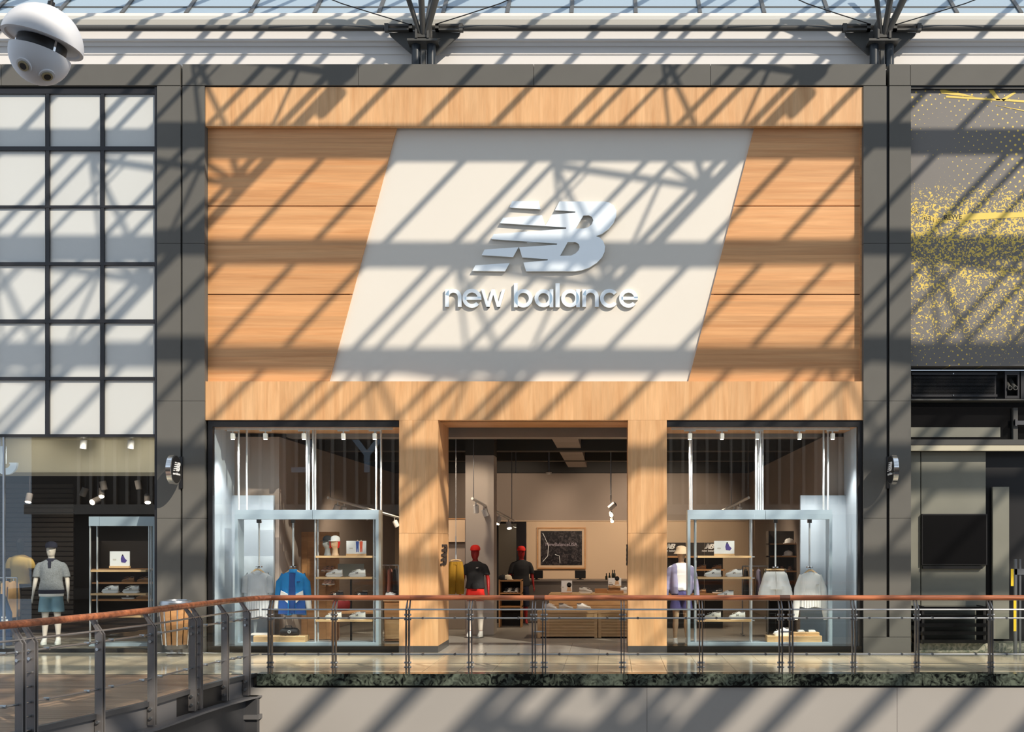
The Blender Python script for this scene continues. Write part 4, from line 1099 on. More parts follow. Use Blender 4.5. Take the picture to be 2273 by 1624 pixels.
def cap_on(t, mt, bucket=False, z=1.685):
    if bucket:
        MB().lathe([(.125,-.055),(.14,-.06),(.098,.0),(.09,.06),(.05,.085),(.004,.09)], (0,-.005,z), 24).build('hat', mt, t, True); return
    c = MB().lathe([(.090,-.02),(.098,.0),(.094,.04),(.072,.075),(.04,.09),(.004,.094)], (0,.0,z), 24).build('cap', mt, t, True)
    m = MB(); pts = [( .085*math.cos(R(a)), -.05-.115*math.sin(R(a))) for a in range(0, 181, 15)]
    m.prism_z(pts, z-.016, z-.004); m.build('visor', mt, c)

# ================================================================== MANNEQUINS
def mannequin(label, loc, rz, skin, parts, scale=1.0, base=True):
    t = thing('mannequin', label, 'mannequin', (0,0,0), 0, 'shop mannequins')
    remeshed(body(), 'figure', skin, t)
    for nm, m, mt in parts: 
        if m is None: continue
        if callable(m): m(t)
        else: remeshed(m, nm, mt, t, .012, 5)
    if base: MB().lathe([(.17,-.012),(.17,0),(.16,.004)], (0,0,.0), 24).build('base_plate', SILVER, t)
    t.location = loc; t.rotation_euler = (0,0,rz); t.scale = (scale,)*3
    return t
def shoes_on(mt):
    def f(t):
        for s in (-1, 1):
            m = MB().sect([(s*.112,-.05,.0,.044,.115),(s*.112,-.05,.03,.046,.118),(s*.112,-.035,.055,.042,.09),(s*.11,0,.09,.040,.050),(s*.108,.005,.11,.040,.046)], 16); m.build('shoe', mt, t, True)
    return f
def red_head(t):
    m = MB().sect([(0,-.02,1.51,.05,.055),(0,-.02,1.575,.075,.090),(0,-.012,1.63,.081,.101),(0,-.005,1.68,.080,.100),(0,0,1.72,.064,.080),(0,0,1.75,.02,.025)], 18); m.build('head_cover', SKIN_R, t, True); cap_on(t, C_RED, z=1.69)
def red_arms(t):
    for s in (-1, 1):
        m = MB().sect([(s*.278,-.055,.845,.022,.030),(s*.275,-.045,.90,.028,.032),(s*.262,-.01,1.02,.038,.040),(s*.250,.012,1.12,.042,.044),(s*.235,.01,1.2,.046,.048)], 14)
        m.build('sleeve', SKIN_R, t, True)
YM = 3.1
mannequin('mannequin with red head, black tee and red shorts at the portal', (fx(1055,YM), YM, .012), R(-8), SKIN_R,
    [('shorts', shorts(.70,.03), C_RED), ('tee', tee(.01,1.20,.93), C_BLACK), ('', lambda t: (red_head(t), shoes_on(SH_WHITE)(t),
     MB().sect([(.04,-.145,.93,.06,.02),(.04,-.15,1.0,.075,.025),(.04,-.145,1.04,.06,.02)],14).build('belt_bag', C_BLACK, t, True),
     [MB().sect([(s*.105,0,.12,.040,.045),(s*.103,.01,.34,.060,.064),(s*.10,0,.45,.056,.06),(s*.095,0,.69,.082,.09)],16).build('legging', SKIN_W, t, True) for s in (-1,1)],
     MB().prism([(.05,1.33),(.09,1.33),(.1,1.345),(.06,1.345)], -.16,-.12).build('chest_logo', PRINT_W, t)), None)], 1.02)
mannequin('red-capped mannequin in dark top standing in for the mirror reflection behind the low shelf unit', (fx(1157,6.4), 6.4, .012), R(12), SKIN_R,
    [('shorts', shorts(.4), C_NVY2), ('tee', tee(.02,1.15,.86), C_BLACK), ('', red_head, None)], 1.0)  # built figure in place of the first mannequin's mirror reflection
YN = 1.0
mannequin('mannequin with bucket hat, lavender jacket and purple shorts inside the window', (fx(1512,1.5), 1.5, .012), R(6), SKIN_T,
    [('shorts', shorts(.62,.02), C_PURP), ('tee', tee(-.02,1.25,.97), C_WHITE), ('', lambda t: (cap_on(t, cloth('cloth_cream', 222,196,160), True), shoes_on(SH_WHITE)(t),
     [remeshed(MB().sect([(s*.115,-.0,.90,.085,.135),(s*.125,0,1.1,.085,.13),(s*.125,0,1.3,.085,.128),(s*.12,0,1.40,.08,.10),(s*.08,.02,1.45,.05,.06)],16)
      .sect([(s*.285,-.05,.86,.045,.045),(s*.272,-.01,1.02,.056,.056),(s*.255,.01,1.14,.06,.06),(s*.222,0,1.28,.066,.066),(s*.18,0,1.39,.06,.06)],14), 'jacket_half', C_LAV, t, .012, 4) for s in (-1,1)]), None)], 1.02)
mannequin('mannequin with navy cap, knitted polo and denim shorts in the neighbouring shop', (fx(114,.8), .8, .07), R(14), SKIN_W,
    [('shorts', shorts(.56,.02), C_DENIM), ('polo', tee(.02,1.16,.90), mat('cloth_knit', srgb(138,142,146), .9, noise=(60,.25))), ('', lambda t: (cap_on(t, C_NVY2), shoes_on(SH_WHITE)(t),
     MB().sect([(0,0,.875,.208,.140),(0,0,.905,.214,.146),(0,0,.94,.213,.145)],24).build('waistband', C_NVY2, t, True),
     MB().sect([(0,0,.83,.198,.134),(0,0,.875,.203,.139)],24).build('undershirt', C_WHITE, t, True),
     MB().sect([(0,-.005,1.43,.10,.085),(0,0,1.475,.072,.07),(0,0,1.485,.06,.06)],20).build('collar', C_NVY2, t, True),
     MB().box(-.02,.02,-.135,-.10,1.32,1.44).build('placket', C_NVY2, t)), None)], 1.03)

# ================================================================== HANGING CLOTHES
def hanger(t, X, Y, z, half=.19):
    """curved wooden hanger under the hook height z"""
    MB().path([(X-half,Y,z-.13),(X-half*.6,Y,z-.085),(X-.03,Y,z-.045),(X+.03,Y,z-.045),(X+half*.6,Y,z-.085),(X+half,Y,z-.13)], [.012,.016,.018,.018,.016,.012], 8).build('hanger', W_S, t, True)
    MB().path([(X,Y,z-.05),(X,Y,z),(X+.018,Y,z+.02),(X,Y,z+.04)], .004, 6).build('hanger_hook', CHROME, t, True)
def hung_top(name, label, cat, X, Y, ztop, W, H, mt, sleeves, neck=.075, extra=None, sl_m=None):
    """garment on a hanger: flat body with vertical folds; sleeves = (drop, spread, cuff)"""
    t = thing(name, label, cat, (X, Y, ztop-H))
    seg = 56; rr = []
    rows_ = [(0.0,.30,.03),(.035,.62,.045),(.09,.88,.06),(.20,.93,.075),(.45,.93,.08),(.75,.97,.085),(1.0,1.0,.085)]
    for k, (q, wq, dq) in enumerate(rows_):
        ring = []
        for i in range(seg):
            a = 2*math.pi*i/seg; f = q*.012*math.sin(13*math.cos(a)*2.2 + 1.3*k*.2)
            ring.append((X + W/2*wq*math.cos(a), Y + (dq*math.sin(a) + f), ztop - .03 - q*(H-.03) + .012*q*math.sin(5*math.cos(a))))
        rr.append(ring)
    MB().rings(rr).build('body', mt, t, True)
    dr, spd, cuff = sleeves
    for s in (-1, 1):
        m = MB()
        p0 = (X+s*W*.36, Y, ztop-.075); p1 = (X+s*(W*.46+spd*.35), Y-.01, ztop-dr*.35); p2 = (X+s*(W*.47+spd*.7), Y-.02, ztop-dr*.7); p3 = (X+s*(W*.47+spd), Y-.02, ztop-dr)
        m.path([p0, p1, p2, p3], [.045,.066,.064,cuff], 16); m.v = [(x, Y+(y-Y)*.55, z) for x, y, z in m.v]; m.build('sleeve', sl_m or mt, t, True)
    MB().arc(X, ztop-.025, neck-.016, neck, 180, 360, Y-.055, Y-.035, 16).build('neckband', mt, t, True)
    hanger(t, X, Y, ztop+.05, W*.33)
    if extra: extra(t, X, Y, ztop, W, H)
    return t
YD = .46
def hang_rod(parent, px, Y, z0, z1):
    X = fx(px, Y)
    MB().cyl((X,Y,z0), (X,Y,z1), .016, 10).build('hang_rod', POLE, parent, True)
    MB().box(X-.035, X+.035, Y-.03, Y+.03, z1-.06, z1).build('clamp', SILVER_D, parent)
    MB().lathe([(.02,-.03),(.06,-.02),(.06,0),(.02,.02)], (X,Y,z0), 14).build('swivel', CHROME, parent, True)

def display(label, x0, x1, poles, shelf_x, shelf_y, rods):
    t = thing('display_rack', label, 'display rack', (fx((x0+x1)/2,.35), .4, fz(1434)), group='grey window display frames')
    a, b_ = fx(x0,.3), fx(x1,.3); zt, zb_ = fz(1131,.3), fz(1434)
    za = fz(1152,.3)
    mid = (a+b_)/2 + .1
    for p0, p1 in ((a, mid-.003), (mid+.003, b_)):
        MB().box(p0, p1, .28, .62, za, zt).build('top_beam', FRAME_BG, t)
    MB().box(a, b_, .28, .62, zb_, fz(1425,.3)).build('bottom_beam', FRAME_BG, t)
    MB().box(a, a+.05, .28, .62, fz(1425,.3), za).build('side_post', FRAME_BG, t)
    MB().box(b_-.05, b_, .28, .62, fz(1425,.3), za).build('side_post', FRAME_BG, t)
    for i, p in enumerate(poles):
        Y = .34 if i % 2 == 0 else .54
        MB().cyl((fx(p,Y),Y,zt), (fx(p,Y),Y,3.86), .017, 10).build('ceiling_pole', POLE, t, True)
    sa, sb = shelf_x
    for p in (sa-4, sb+2):
        for Y in (.36, .54):
            MB().cyl((fx(p,.36),Y,fz(1425,.3)), (fx(p,.36),Y,za), .016, 10).build('shelf_pole', POLE, t, True)
    for y in shelf_y:
        z = fz(y, .4)
        s = MB().box(fx(sa,.4), fx(sb,.4), .30, .60, z-.035, z).build('shelf', W_S, t)
        for p in (sa-6, sb+3):
            MB().cyl((fx(p,.36),.36,z-.018), (fx(p+6,.36),.36,z-.018), .012, 8).build('bracket', SILVER, s)
    for p, yy in rods: hang_rod(t, p, YD, fz(yy,YD), za)
    return t
display('grey metal frame with shoe shelves behind the tee and blue jacket', 522, 841, [530,548,681,686,695,700,835,846], (704,828), (1233,1280,1327,1374), ((575,1256),(651,1256)))
display('grey metal frame with shoe shelves beside the white shorts', 1526, 1847, [1531,1535,1678,1683,1688,1693,1828,1838], (1548,1666), (1233,1280,1327,1374), ((1721,1257),(1797,1257)))

def tee_logo(mt, dx, dz):
    def f(t, X, Y, ztop, W, H): MB().prism([(X+dx,ztop-dz),(X+dx+.05,ztop-dz),(X+dx+.06,ztop-dz+.02),(X+dx+.01,ztop-dz+.02)], Y-.092, Y-.07).build('chest_logo', mt, t)
    return f
hung_top('hanging_tee', 'light grey tee on a wooden hanger in the window', 'tee shirt', fx(572,YD), YD, fz(1264,YD), .42, .82, C_GREY, (.40,.02,.07), .08)
C_NVY3 = cloth('cloth_royal', 40, 84, 158)
def jacket_x(t, X, Y, ztop, W, H):
    MB().sect([(X,Y-.05,ztop-H+.02,.07,.05),(X,Y-.05,ztop-H*.5,.075,.05),(X,Y-.045,ztop-.06,.055,.045)],14).build('lining', C_NAVY, t, True)
    for s in (-1,1):
        MB().prism([(X+s*.07,ztop-.42),(X+s*.19,ztop-.36),(X+s*.20,ztop-.46),(X+s*.07,ztop-.58)], Y-.098, Y-.07).build('white_flash', C_WHITE, t)
        MB().path([(X+s*.252,Y-.02,ztop-.52),(X+s*.285,Y-.02,ztop-.70)], [.064,.05], 14).build('white_cuff', C_WHITE, t, True)
        MB().prism([(X+s*.07,ztop-.58),(X+s*.225,ztop-.46),(X+s*.235,ztop-H+.01),(X+s*.07,ztop-H+.01)], Y-.094, Y-.07).build('lower_panel', C_NVY3, t)
    MB().sect([(X,Y-.01,ztop-.05,.075,.055),(X,Y,ztop+.01,.07,.05)],16).build('collar', C_BLUE, t, True)
    tee_logo(C_NAVY, .08, .22)(t, X, Y, ztop, W, H)
hung_top('hanging_jacket', 'bright blue and white windbreaker on a wooden hanger', 'jacket', fx(651,YD), YD, fz(1264,YD), .47, .78, C_BLUE, (.62,.05,.055), .07, jacket_x)
hung_top('hanging_sweatshirt', 'cream white sweatshirt on a wooden hanger in the window', 'sweatshirt', fx(1799,YD), YD, fz(1266,YD), .42, .64, C_WHITE, (.86,.07,.042), .075, tee_logo(SH_GREY, .08, .25))
# white shorts on a clip hanger
t = thing('hanging_shorts', 'white drawstring shorts clipped to a hanger in the window', 'shorts', (fx(1721,YD), YD, fz(1325,YD)))
X, Y, zt_ = fx(1721,YD), YD, fz(1268,YD)
rr = []
for k,(q,wq,dq) in enumerate(((0,.36,.04),(.12,.42,.06),(.4,.50,.08),(.62,.58,.085))):
    rr.append([(X+wq/2*math.cos(2*math.pi*i/40), Y+dq*math.sin(2*math.pi*i/40)*(1+.06*math.sin(9*2*math.pi*i/40)), zt_-q*.5) for i in range(40)])
MB().rings(rr).build('waist', C_WHITE, t, True)
for s in (-1,1):
    rr = []
    for k,(q,wq,cxq) in enumerate(((.55,.27,.13),(.8,.31,.145),(1.0,.30,.15))):
        rr.append([(X+s*cxq+wq/2*math.cos(2*math.pi*i/32), Y+.085*math.sin(2*math.pi*i/32)*(1+.08*math.sin(7*2*math.pi*i/32)), zt_-q*.46 + .03*math.cos(2*math.pi*i/32)*s*(k==2)) for i in range(32)])
    MB().rings(rr).build('leg', C_WHITE, t, True)
    MB().path([(X+s*.01,Y-.07,zt_-.03),(X+s*.025,Y-.085,zt_-.16)], .005, 6).build('drawstring', C_WHITE, t)
    MB().box(X+s*.17-.012, X+s*.17+.012, Y-.02, Y+.02, zt_-.03, zt_+.04).build('clip', CHROME, t)
MB().path([(X-.19,Y,zt_+.03),(X,Y,zt_+.04),(X+.19,Y,zt_+.03)], .014, 8).build('hanger', W_S, t, True)
MB().path([(X,Y-.045,zt_),(X+.01,Y-.088,zt_-.2),(X,Y-.09,zt_-.33)], .004, 6).build('fly_seam', SH_GREY, t)

# ---- cards on the top shelves
def card(px0, px1, py0, py1, Y, label, kind, base_m=None):
    x0, x1 = fx(px0,Y), fx(px1,Y); zt, zb_ = fz(py0,Y), fz(py1,Y); cx = (x0+x1)/2; w_ = x1-x0; h = zt-zb_
    t = thing('display_card', label, 'display card', (cx, Y, zb_))
    MB().box(x0, x1, Y-.035, Y+.035, zb_, zb_+.035).build('card_holder', base_m or W_S, t)
    MB().box(x0, x1, Y-.006, Y+.006, zb_+.03, zt).build('card_sheet', PRINT_W, t)
    def fig(dx, mt, mt2):
        zb2 = zb_+.035+h*.1
        m = MB().prism([(cx+dx-.022,zb2+.10),(cx+dx+.022,zb2+.10),(cx+dx+.028,zb2+.19),(cx+dx-.028,zb2+.19)], Y-.009, Y-.006); m.build('printed_figure', mt, t)
        MB().prism([(cx+dx-.02,zb2),(cx+dx-.006,zb2),(cx+dx,zb2+.08),(cx+dx+.006,zb2),(cx+dx+.02,zb2),(cx+dx+.022,zb2+.10),(cx+dx-.022,zb2+.10)], Y-.009, Y-.006).build('printed_figure', mt2, t)
        MB().cyl((cx+dx,Y-.009,zb2+.205), (cx+dx,Y-.006,zb2+.205), .013, 10).build('printed_figure', SKIN_T, t)
    if kind == 'pair': fig(.02, PRINT_BL, PRINT_BL); fig(.085, PRINT_OR, PRINT_OR)
    elif kind == 'sit':
        MB().prism([(cx+.03,zb_+.10),(cx+.10,zb_+.09),(cx+.13,zb_+.13),(cx+.09,zb_+.17),(cx+.07,zb_+.215),(cx+.035,zb_+.215),(cx+.02,zb_+.16)], Y-.009, Y-.006).build('printed_figure', PRINT_PU, t)
        MB().cyl((cx+.052,Y-.009,zb_+.225), (cx+.052,Y-.006,zb_+.225), .014, 10).build('printed_figure', C_BLACK, t)
    elif kind == 'dark':
        MB().cyl((cx+.05,Y-.009,zb_+.19), (cx+.05,Y-.006,zb_+.19), .05, 14).build('printed_figure', C_BLACK, t)
        MB().prism([(cx+.0,zb_+.06),(cx+.1,zb_+.06),(cx+.07,zb_+.17),(cx+.02,zb_+.17)], Y-.009, Y-.006).build('printed_figure', SKIN_T, t)
    MB().box(cx-.12, cx-.06, Y-.008, Y-.006, zb_+h*.45, zb_+h*.55).build('printed_mark', SH_GREY, t)
    return t
card(769,813,1200,1233,.42,'printed card of two models on the jacket display top shelf','pair')
card(1585,1630,1200,1233,.42,'printed card with seated purple figure on the shorts display top shelf','sit')

# ---- shoes on the window shelves
g1, g2 = 'white shoes on the jacket display', 'white shoes on the shorts display'
put_shoe(S_white, 742, 1280, .42, 'white running shoe on the second shelf below the two capped heads', 0, g1)
put_shoe(S_white, 793, 1280, .42, 'white running shoe on the second shelf below the two-model card', 0, g1)
put_shoe(S_white, 740, 1374, .42, 'white running shoe on the jacket display lowest shelf, behind a railing post', 0, g1)
put_shoe(S_white, 793, 1374, .42, 'white running shoe on the jacket display lowest shelf, farther from the jacket', 0, g1)
put_shoe(S_black, 744, 1327, .42, 'black sneaker just above the handrail, under the white shoe nearer the jacket', 0, 'black shoes at the handrail')
put_shoe(S_black, 798, 1327, .42, 'black sneaker just above the handrail, farther from the jacket', 0, 'black shoes at the handrail')
put_shoe(S_white, 1582, 1280, .42, 'white trainer on the second shelf, farther from the white shorts', 0, g2)
put_shoe(S_white, 1629, 1280, .42, 'white trainer on the second shelf, nearer the white shorts', 0, g2)
put_shoe(S_white, 1610, 1327, .42, 'single white trainer peeking over the handrail beside the shorts', 0, g2)
put_shoe(S_grey, 1582, 1374, .42, 'cream trainer on the lowest shelf next to the bucket-hat mannequin', 0, g2)
put_shoe(S_white, 1636, 1374, .42, 'white trainer on the lowest shelf below the shorts display', 0, g2)

# ---- heads with caps
def cap_head(px, skin, capm, label, rz):
    Y = .46; t = thing('cap_mannequin', label, 'display head', (0,0,0), group='capped display heads')
    m = MB().sect([(0,0,0,.085,.075),(0,0,.06,.062,.058),(0,0,.13,.052,.05),(0,-.01,.17,.055,.06),(0,-.02,.20,.068,.08),(0,-.012,.26,.078,.095),(0,0,.31,.076,.094),(0,0,.35,.06,.075),(0,0,.375,.02,.025)], 18).sect([(0,-.10,.215,.008,.008),(0,-.118,.235,.016,.012),(0,-.1,.28,.008,.006)], 8)
    remeshed(m, 'head', skin, t, .011)
    c = MB().lathe([(.094,-.02),(.1,0),(.096,.05),(.07,.085),(.03,.1),(.004,.102)], (0,0,.315), 22).build('cap', capm, t, True)
    MB().prism_z([(.088*math.cos(R(a)), -.05-.12*math.sin(R(a))) for a in range(0,181,15)], .298, .31).build('visor', capm, c)
    MB().sect([(0,.035,.16,.055,.055),(0,.03,.24,.082,.085),(0,.02,.31,.086,.09)], 16).build('hair_panel', C_RED, t, True)
    t.location = (fx(px,Y), Y, fz(1233,.4)); t.rotation_euler = (0,0,rz); t.scale = (.85,)*3
cap_head(727, mat('head_grey', srgb(140,142,142), .5), C_BLACK, 'grey display head wearing a black cap', R(-40))
cap_head(744, SKIN_T, C_WHITE, 'tan display head wearing a white cap', R(-25))

# ---- low plinths
def plinth(x0, x1, y0, y1, Y0, Y1, z0, label):
    t = thing('display_plinth', label, 'plinth', (fx((x0+x1)/2,Y0), (Y0+Y1)/2, z0))
    a, b_ = fx(x0,Y0), fx(x1,Y0); zt = fz(y0,Y0)
    MB().cbox(a, b_, Y0, Y1, z0, zt, .004).build('block', W_S, t)
    MB().box((a+b_)/2-.002, (a+b_)/2+.002, Y0-.001, Y0+.01, z0+.01, zt-.01).build('joint', W_IN, t)
    return zt
zfl = fz(1425,.3)
zp1 = plinth(562, 677, 1411, 1428, .32, .6, zfl, 'low oak plinth under the black bag')
zp2 = plinth(1703, 1825, 1411, 1426, .32, .6, zfl, 'low oak plinth under the white trainer in the window')
zp3 = plinth(1760, 1819, 1403, 1411, .36, .58, zp2, 'small oak block with folded white shirts')
put(S_white, (fx(1735,.45), .45, zp2), 'white trainer on the low oak plinth under the shorts', 0, g2)
for i, (x, w_) in enumerate(((1778, .12), (1802, .13))):
    t = thing('folded_shirt', 'folded white shirt on the small oak block, %s the sweatshirt cuff' % ('away from' if i == 0 else 'below'), 'folded shirt', (fx(x,.45), .45, zp3))
    MB().cbox(fx(x,.45)-w_/2, fx(x,.45)+w_/2, .40, .54, zp3, zp3+.02, .008).build('lower_fold', C_WHITE, t)
    MB().cbox(fx(x,.45)-w_/2+.01, fx(x,.45)+w_/2-.01, .405, .535, zp3+.02, zp3+.034, .006).build('upper_fold', C_WHITE, t)
t = thing('duffel_bag', 'black duffel bag on the low oak plinth', 'bag', (fx(643,.45), .45, zp1))
X = fx(643,.45)
MB().rings([[(X+dx, .45+.10*q*math.cos(2*math.pi*i/16), zp1+.065*q+.065*q*math.sin(2*math.pi*i/16)) for i in range(16)] for dx, q in ((-.16,.3),(-.155,.8),(-.12,1),(.12,1),(.155,.8),(.16,.3))]).build('body', C_BLACK, t, True)
MB().path([(X-.07,.40,zp1+.10),(X-.05,.38,zp1+.17),(X+.05,.38,zp1+.17),(X+.07,.40,zp1+.10)], .009, 8).build('handle', C_BLACK, t, True)
MB().box(X-.10, X+.10, .449, .455, zp1+.13, zp1+.137).build('zip', SILVER_D, t)
MB().arc(X+.02, zp1+.07, .015, .028, 0, 360, .345, .352, 14).build('round_logo', PRINT_W, t)
t = thing('folded_tee', 'folded white tee lying on the pale plinth under the grey tee', 'folded shirt', (fx(577,.5), .5, zp1))
MB().cbox(fx(558,.5), fx(596,.5), .42, .58, zp1, zp1+.022, .008).build('fold', C_WHITE, t); MB().cbox(fx(560,.5), fx(594,.5), .43, .57, zp1+.022, zp1+.038, .007).build('upper_fold', C_WHITE, t)

# ================================================================== BEHIND THE JACKET WINDOW
def shelf_unit(name, label, x0, x1, Y, ys, dp, m_sh, m_side, ytop, zb_=0.0, sides=True, back=None):
    t = thing(name, label, 'shelf unit', (fx((x0+x1)/2,Y), Y+dp/2, zb_))
    a, b_ = fx(x0,Y), fx(x1,Y); zt = fz(ytop,Y)
    if back: MB().box(a, b_, Y+dp, Y+dp+.03, zb_, zt).build('back_panel', back, t)
    if sides:
        for x in (a, b_-.03): MB().box(x, x+.03, Y, Y+dp, zb_, zt).build('side', m_side, t)
    for y in ys:
        z = fz(y,Y); MB().box(a, b_, Y+.005, Y+dp, z-.03, z).build('shelf', m_sh, t)
    return t
wp = thing('wood_wall_unit', 'tall oak wall unit with sandal pegs behind the jacket', 'wall unit', (fx(712,2.6), 2.8, 0))
a, b_ = fx(640,2.6), fx(745,2.6); n = 5
for i in range(n):
    box_part('plank', W_IN, wp, a+(b_-a)*i/n+.002, a+(b_-a)*(i+1)/n-.002, 2.6, 2.64, 0, fz(1180,2.6))
MB().box(a, b_, 2.64, 2.9, 0, fz(1180,2.6)).build('carcass', W_IN, wp)
for i, (x, y, lab) in enumerate(((722,1268,'upper pair, nearer the jacket'),(732,1268,'upper pair, nearer the card'),(724,1298,'lower pair, nearer the jacket'),(733,1298,'lower pair, nearer the card'))):
    put(S_pink, (fx(x,2.45), 2.47, fz(y,2.45)), 'blush sandal on the oak wall unit, ' + lab, R(70), 'blush sandals on the oak wall', .8)
    MB().box(fx(x,2.5)-.05, fx(x,2.5)+.05, 2.38, 2.6, fz(y,2.45)-.02, fz(y,2.45)).build('peg_shelf', W_IN, wp)
t = thing('sale_board', 'grey printed board leaning behind the shoe shelves', 'board', (fx(785,2.2), 2.2, fz(1280,2.2)))
MB().box(fx(750,2.2), fx(808,2.2), 2.2, 2.22, fz(1282,2.2), fz(1251,2.2)).build('sheet', mat('board_grey', srgb(120,124,116), .6), t)
MB().box(fx(777,2.2), fx(781,2.2), 2.2, 2.23, 0, fz(1282,2.2)).build('stand', BLACK, t)
for k, s in enumerate(('g Cars', 'nder')):
    o = text_part('printed_text', s, SH_DARK, t, (fx(806,2.2), 2.198, fz(1262+k*9,2.2)), .06, 0, .002); o.scale = (-1, 1, 1)
t = thing('red_bag', 'dark red sports bag under the shelves behind the railing', 'bag', (fx(755,1.6), 1.6, fz(1356,1.6)))
X, z = fx(755,1.6), fz(1356,1.6)
MB().sect([(X,1.7,z,.12,.08),(X,1.7,z+.06,.16,.12),(X,1.7,z+.16,.165,.125),(X,1.7,z+.25,.12,.09),(X,1.7,z+.28,.05,.04)], 20).build('body', cloth('cloth_maroon', 120, 24, 26), t, True)
for dx in (-.08, .05): MB().arc(X+dx, z+.26, .03, .04, 0, 360, 1.58, 1.6, 12).build('eyelet', SILVER, t)
t = thing('oak_bench', 'low oak bench under the dark red bag', 'bench', (fx(770,1.55), 1.7, 0))
MB().box(fx(730,1.5), fx(838,1.5), 1.5, 1.95, fz(1356,1.6)-.04, fz(1356,1.6)).build('top', W_IN, t)
for x in (733, 830): MB().box(fx(x,1.5), fx(x,1.5)+.05, 1.52, 1.93, 0, fz(1356,1.6)-.04).build('leg', W_IN, t)
t = thing('oak_drawer_unit', 'pale oak drawer unit beside the left portal pier', 'cabinet', (fx(868,2), 2.2, 0))
MB().box(fx(853,2), fx(905,2), 2.0, 2.5, 0.02, fz(1334,2)).build('carcass', W_IN, t)
MB().box(fx(851,2), fx(907,2), 1.98, 2.52, fz(1334,2), fz(1334,2)+.04).build('top', W_S, t)
MB().box(fx(855,2), fx(903,2), 1.985, 2.0, .06, fz(1374,2)-.01).build('drawer', W_S, t); MB().box(fx(855,2), fx(903,2), 1.985, 2.0, fz(1374,2)+.01, fz(1340,2)).build('drawer', W_IN, t)
def rack(label, x0, x1, Y, ytop, garments, skew=0.0):
    t = thing('clothes_rail', label, 'clothes rail', (fx((x0+x1)/2,Y), Y, 0)); zt = fz(ytop,Y); a, b_ = fx(x0,Y), fx(x1,Y)
    MB().cyl((a,Y,zt), (b_,Y,zt), .014, 8).build('rail', SILVER, t, True)
    for x in (a, b_): MB().cyl((x,Y,.0), (x,Y,zt), .014, 8).build('upright', SILVER, t, True); MB().box(x-.02, x+.02, Y-.2, Y+.2, 0, .02).build('foot', SILVER, t)
    n = len(garments)
    for i, (mt, lab, ln) in enumerate(garments):
        X = a + (b_-a)*(i+.5)/n; w_ = (b_-a)/n*.42
        g = thing('hung_garment', lab, 'garment', (X, Y, zt-ln), group='garments on the rails')
        MB().rings([[(X+w_*q*math.cos(2*math.pi*k/14)+.01*math.sin(3*z), Y+dq*math.sin(2*math.pi*k/14), zt-.06-z*ln) for k in range(14)] for z, q, dq in ((0,.3,.04),(.06,.7,.17),(.4,.9,.2),(.95,1.0,.21))]).build('cloth', mt, g, True)
        MB().path([(X,Y,zt-.07),(X,Y,zt+.005),(X,Y+.015,zt+.02)], .004, 6).build('hook', CHROME, g)
rack('clothes rail with dark and pink tops between the display and pier', 846, 884, 2.8, 1254,
     [(C_TAN,'tan top hanging at the display end of the rail by the pier',.6),(C_PINK,'pink top hanging in the middle of the rail by the pier',.55),(C_BLACK,'black top hanging next to the pier',.6)])
rack('clothes rail of dark tops behind the blue jacket', 612, 640, 2.4, 1258, [(C_BLACK,'black top on the rail behind the blue jacket',.55),(C_OLIVE,'olive top on the rail behind the blue jacket',.6)])
put(S_white, (fx(866,1.95), 2.1, fz(1334,2)+.04), 'white and red-lit sneaker on the oak drawer unit by the pier', R(150), None, .95)

# ================================================================== BEHIND THE SHORTS WINDOW
dwp = thing('dark_wall_unit', 'dark wall unit with white striped emblem and shoe shelves behind the window', 'wall unit', (fx(1545,5), 5.3, 0))
a, b_, zt = fx(1483,5), fx(1609,5), fz(1204,5)
for i in range(3): box_part('back_panel', DARKIN, dwp, a+(b_-a)*i/3+.003, a+(b_-a)*(i+1)/3-.003, 5.4, 5.44, 0, zt)
for y in (1234, 1263, 1317):
    MB().box(a, b_, 5.0, 5.4, fz(y,5)-.035, fz(y,5)).build('shelf', W_IN, dwp)
for x, sfx in ((1575, ''), (1488, '')):
    o = link(bpy.data.objects.new('emblem', emblem_mesh('emblem', PRINT_W, .01, .11)), dwp); o.location = Vector((fx(x,5.39), 5.395, fz(1212,5.39))) - wloc(dwp)
    text_part('lettering', 'new balance', PRINT_W, dwp, (fx(x,5.39), 5.393, fz(1224,5.39)), .068, 0, .004, align='CENTER')
for i, (x, y, p, lab) in enumerate(((1557,1263,S_tan,'tan sneaker on the upper shelf of the dark wall unit, nearer the mannequin'),(1591,1263,S_tan,'tan sneaker on the upper shelf of the dark wall unit, nearer the shorts'),
      (1557,1317,S_tan,'tan sneaker on the lower shelf of the dark wall unit'),(1592,1317,S_black,'black sneaker on the lower shelf of the dark wall unit'))):
    put(p, (fx(x,5.15), 5.2, fz(y,5)), lab, R(-20), 'sneakers on the dark wall unit', .75)
cu_ = shelf_unit('cap_shelf_unit', 'narrow shelf unit with caps and shoes behind the white shorts', 1706, 1776, 4.0, (1233, 1266, 1330, 1370), .35, W_IN, BLACK, 1178, 0, True, DARKIN)
def cap_thing(px, py, Y, mt, label, rz=0):
    t = thing('baseball_cap', label, 'cap', (0,0,0), group='caps on shelves')
    c = MB().lathe([(.09,0),(.098,.02),(.09,.07),(.06,.1),(.004,.112)], (0,0,0), 20).build('crown', mt, t, True)
    MB().prism_z([(.085*math.cos(R(q)), -.05-.11*math.sin(R(q))) for q in range(0,181,15)], .004, .014).build('visor', mt, t)
    MB().lathe([(.004,0),(.012,.004),(.004,.01)], (0,0,.11), 8).build('button', mt, t)
    t.location = (fx(px,Y), Y, fz(py,Y)); t.rotation_euler = (0,0,rz)
cap_thing(1750, 1233, 4.15, C_WHITE, 'white cap on the top board of the narrow shelf unit', R(-50))
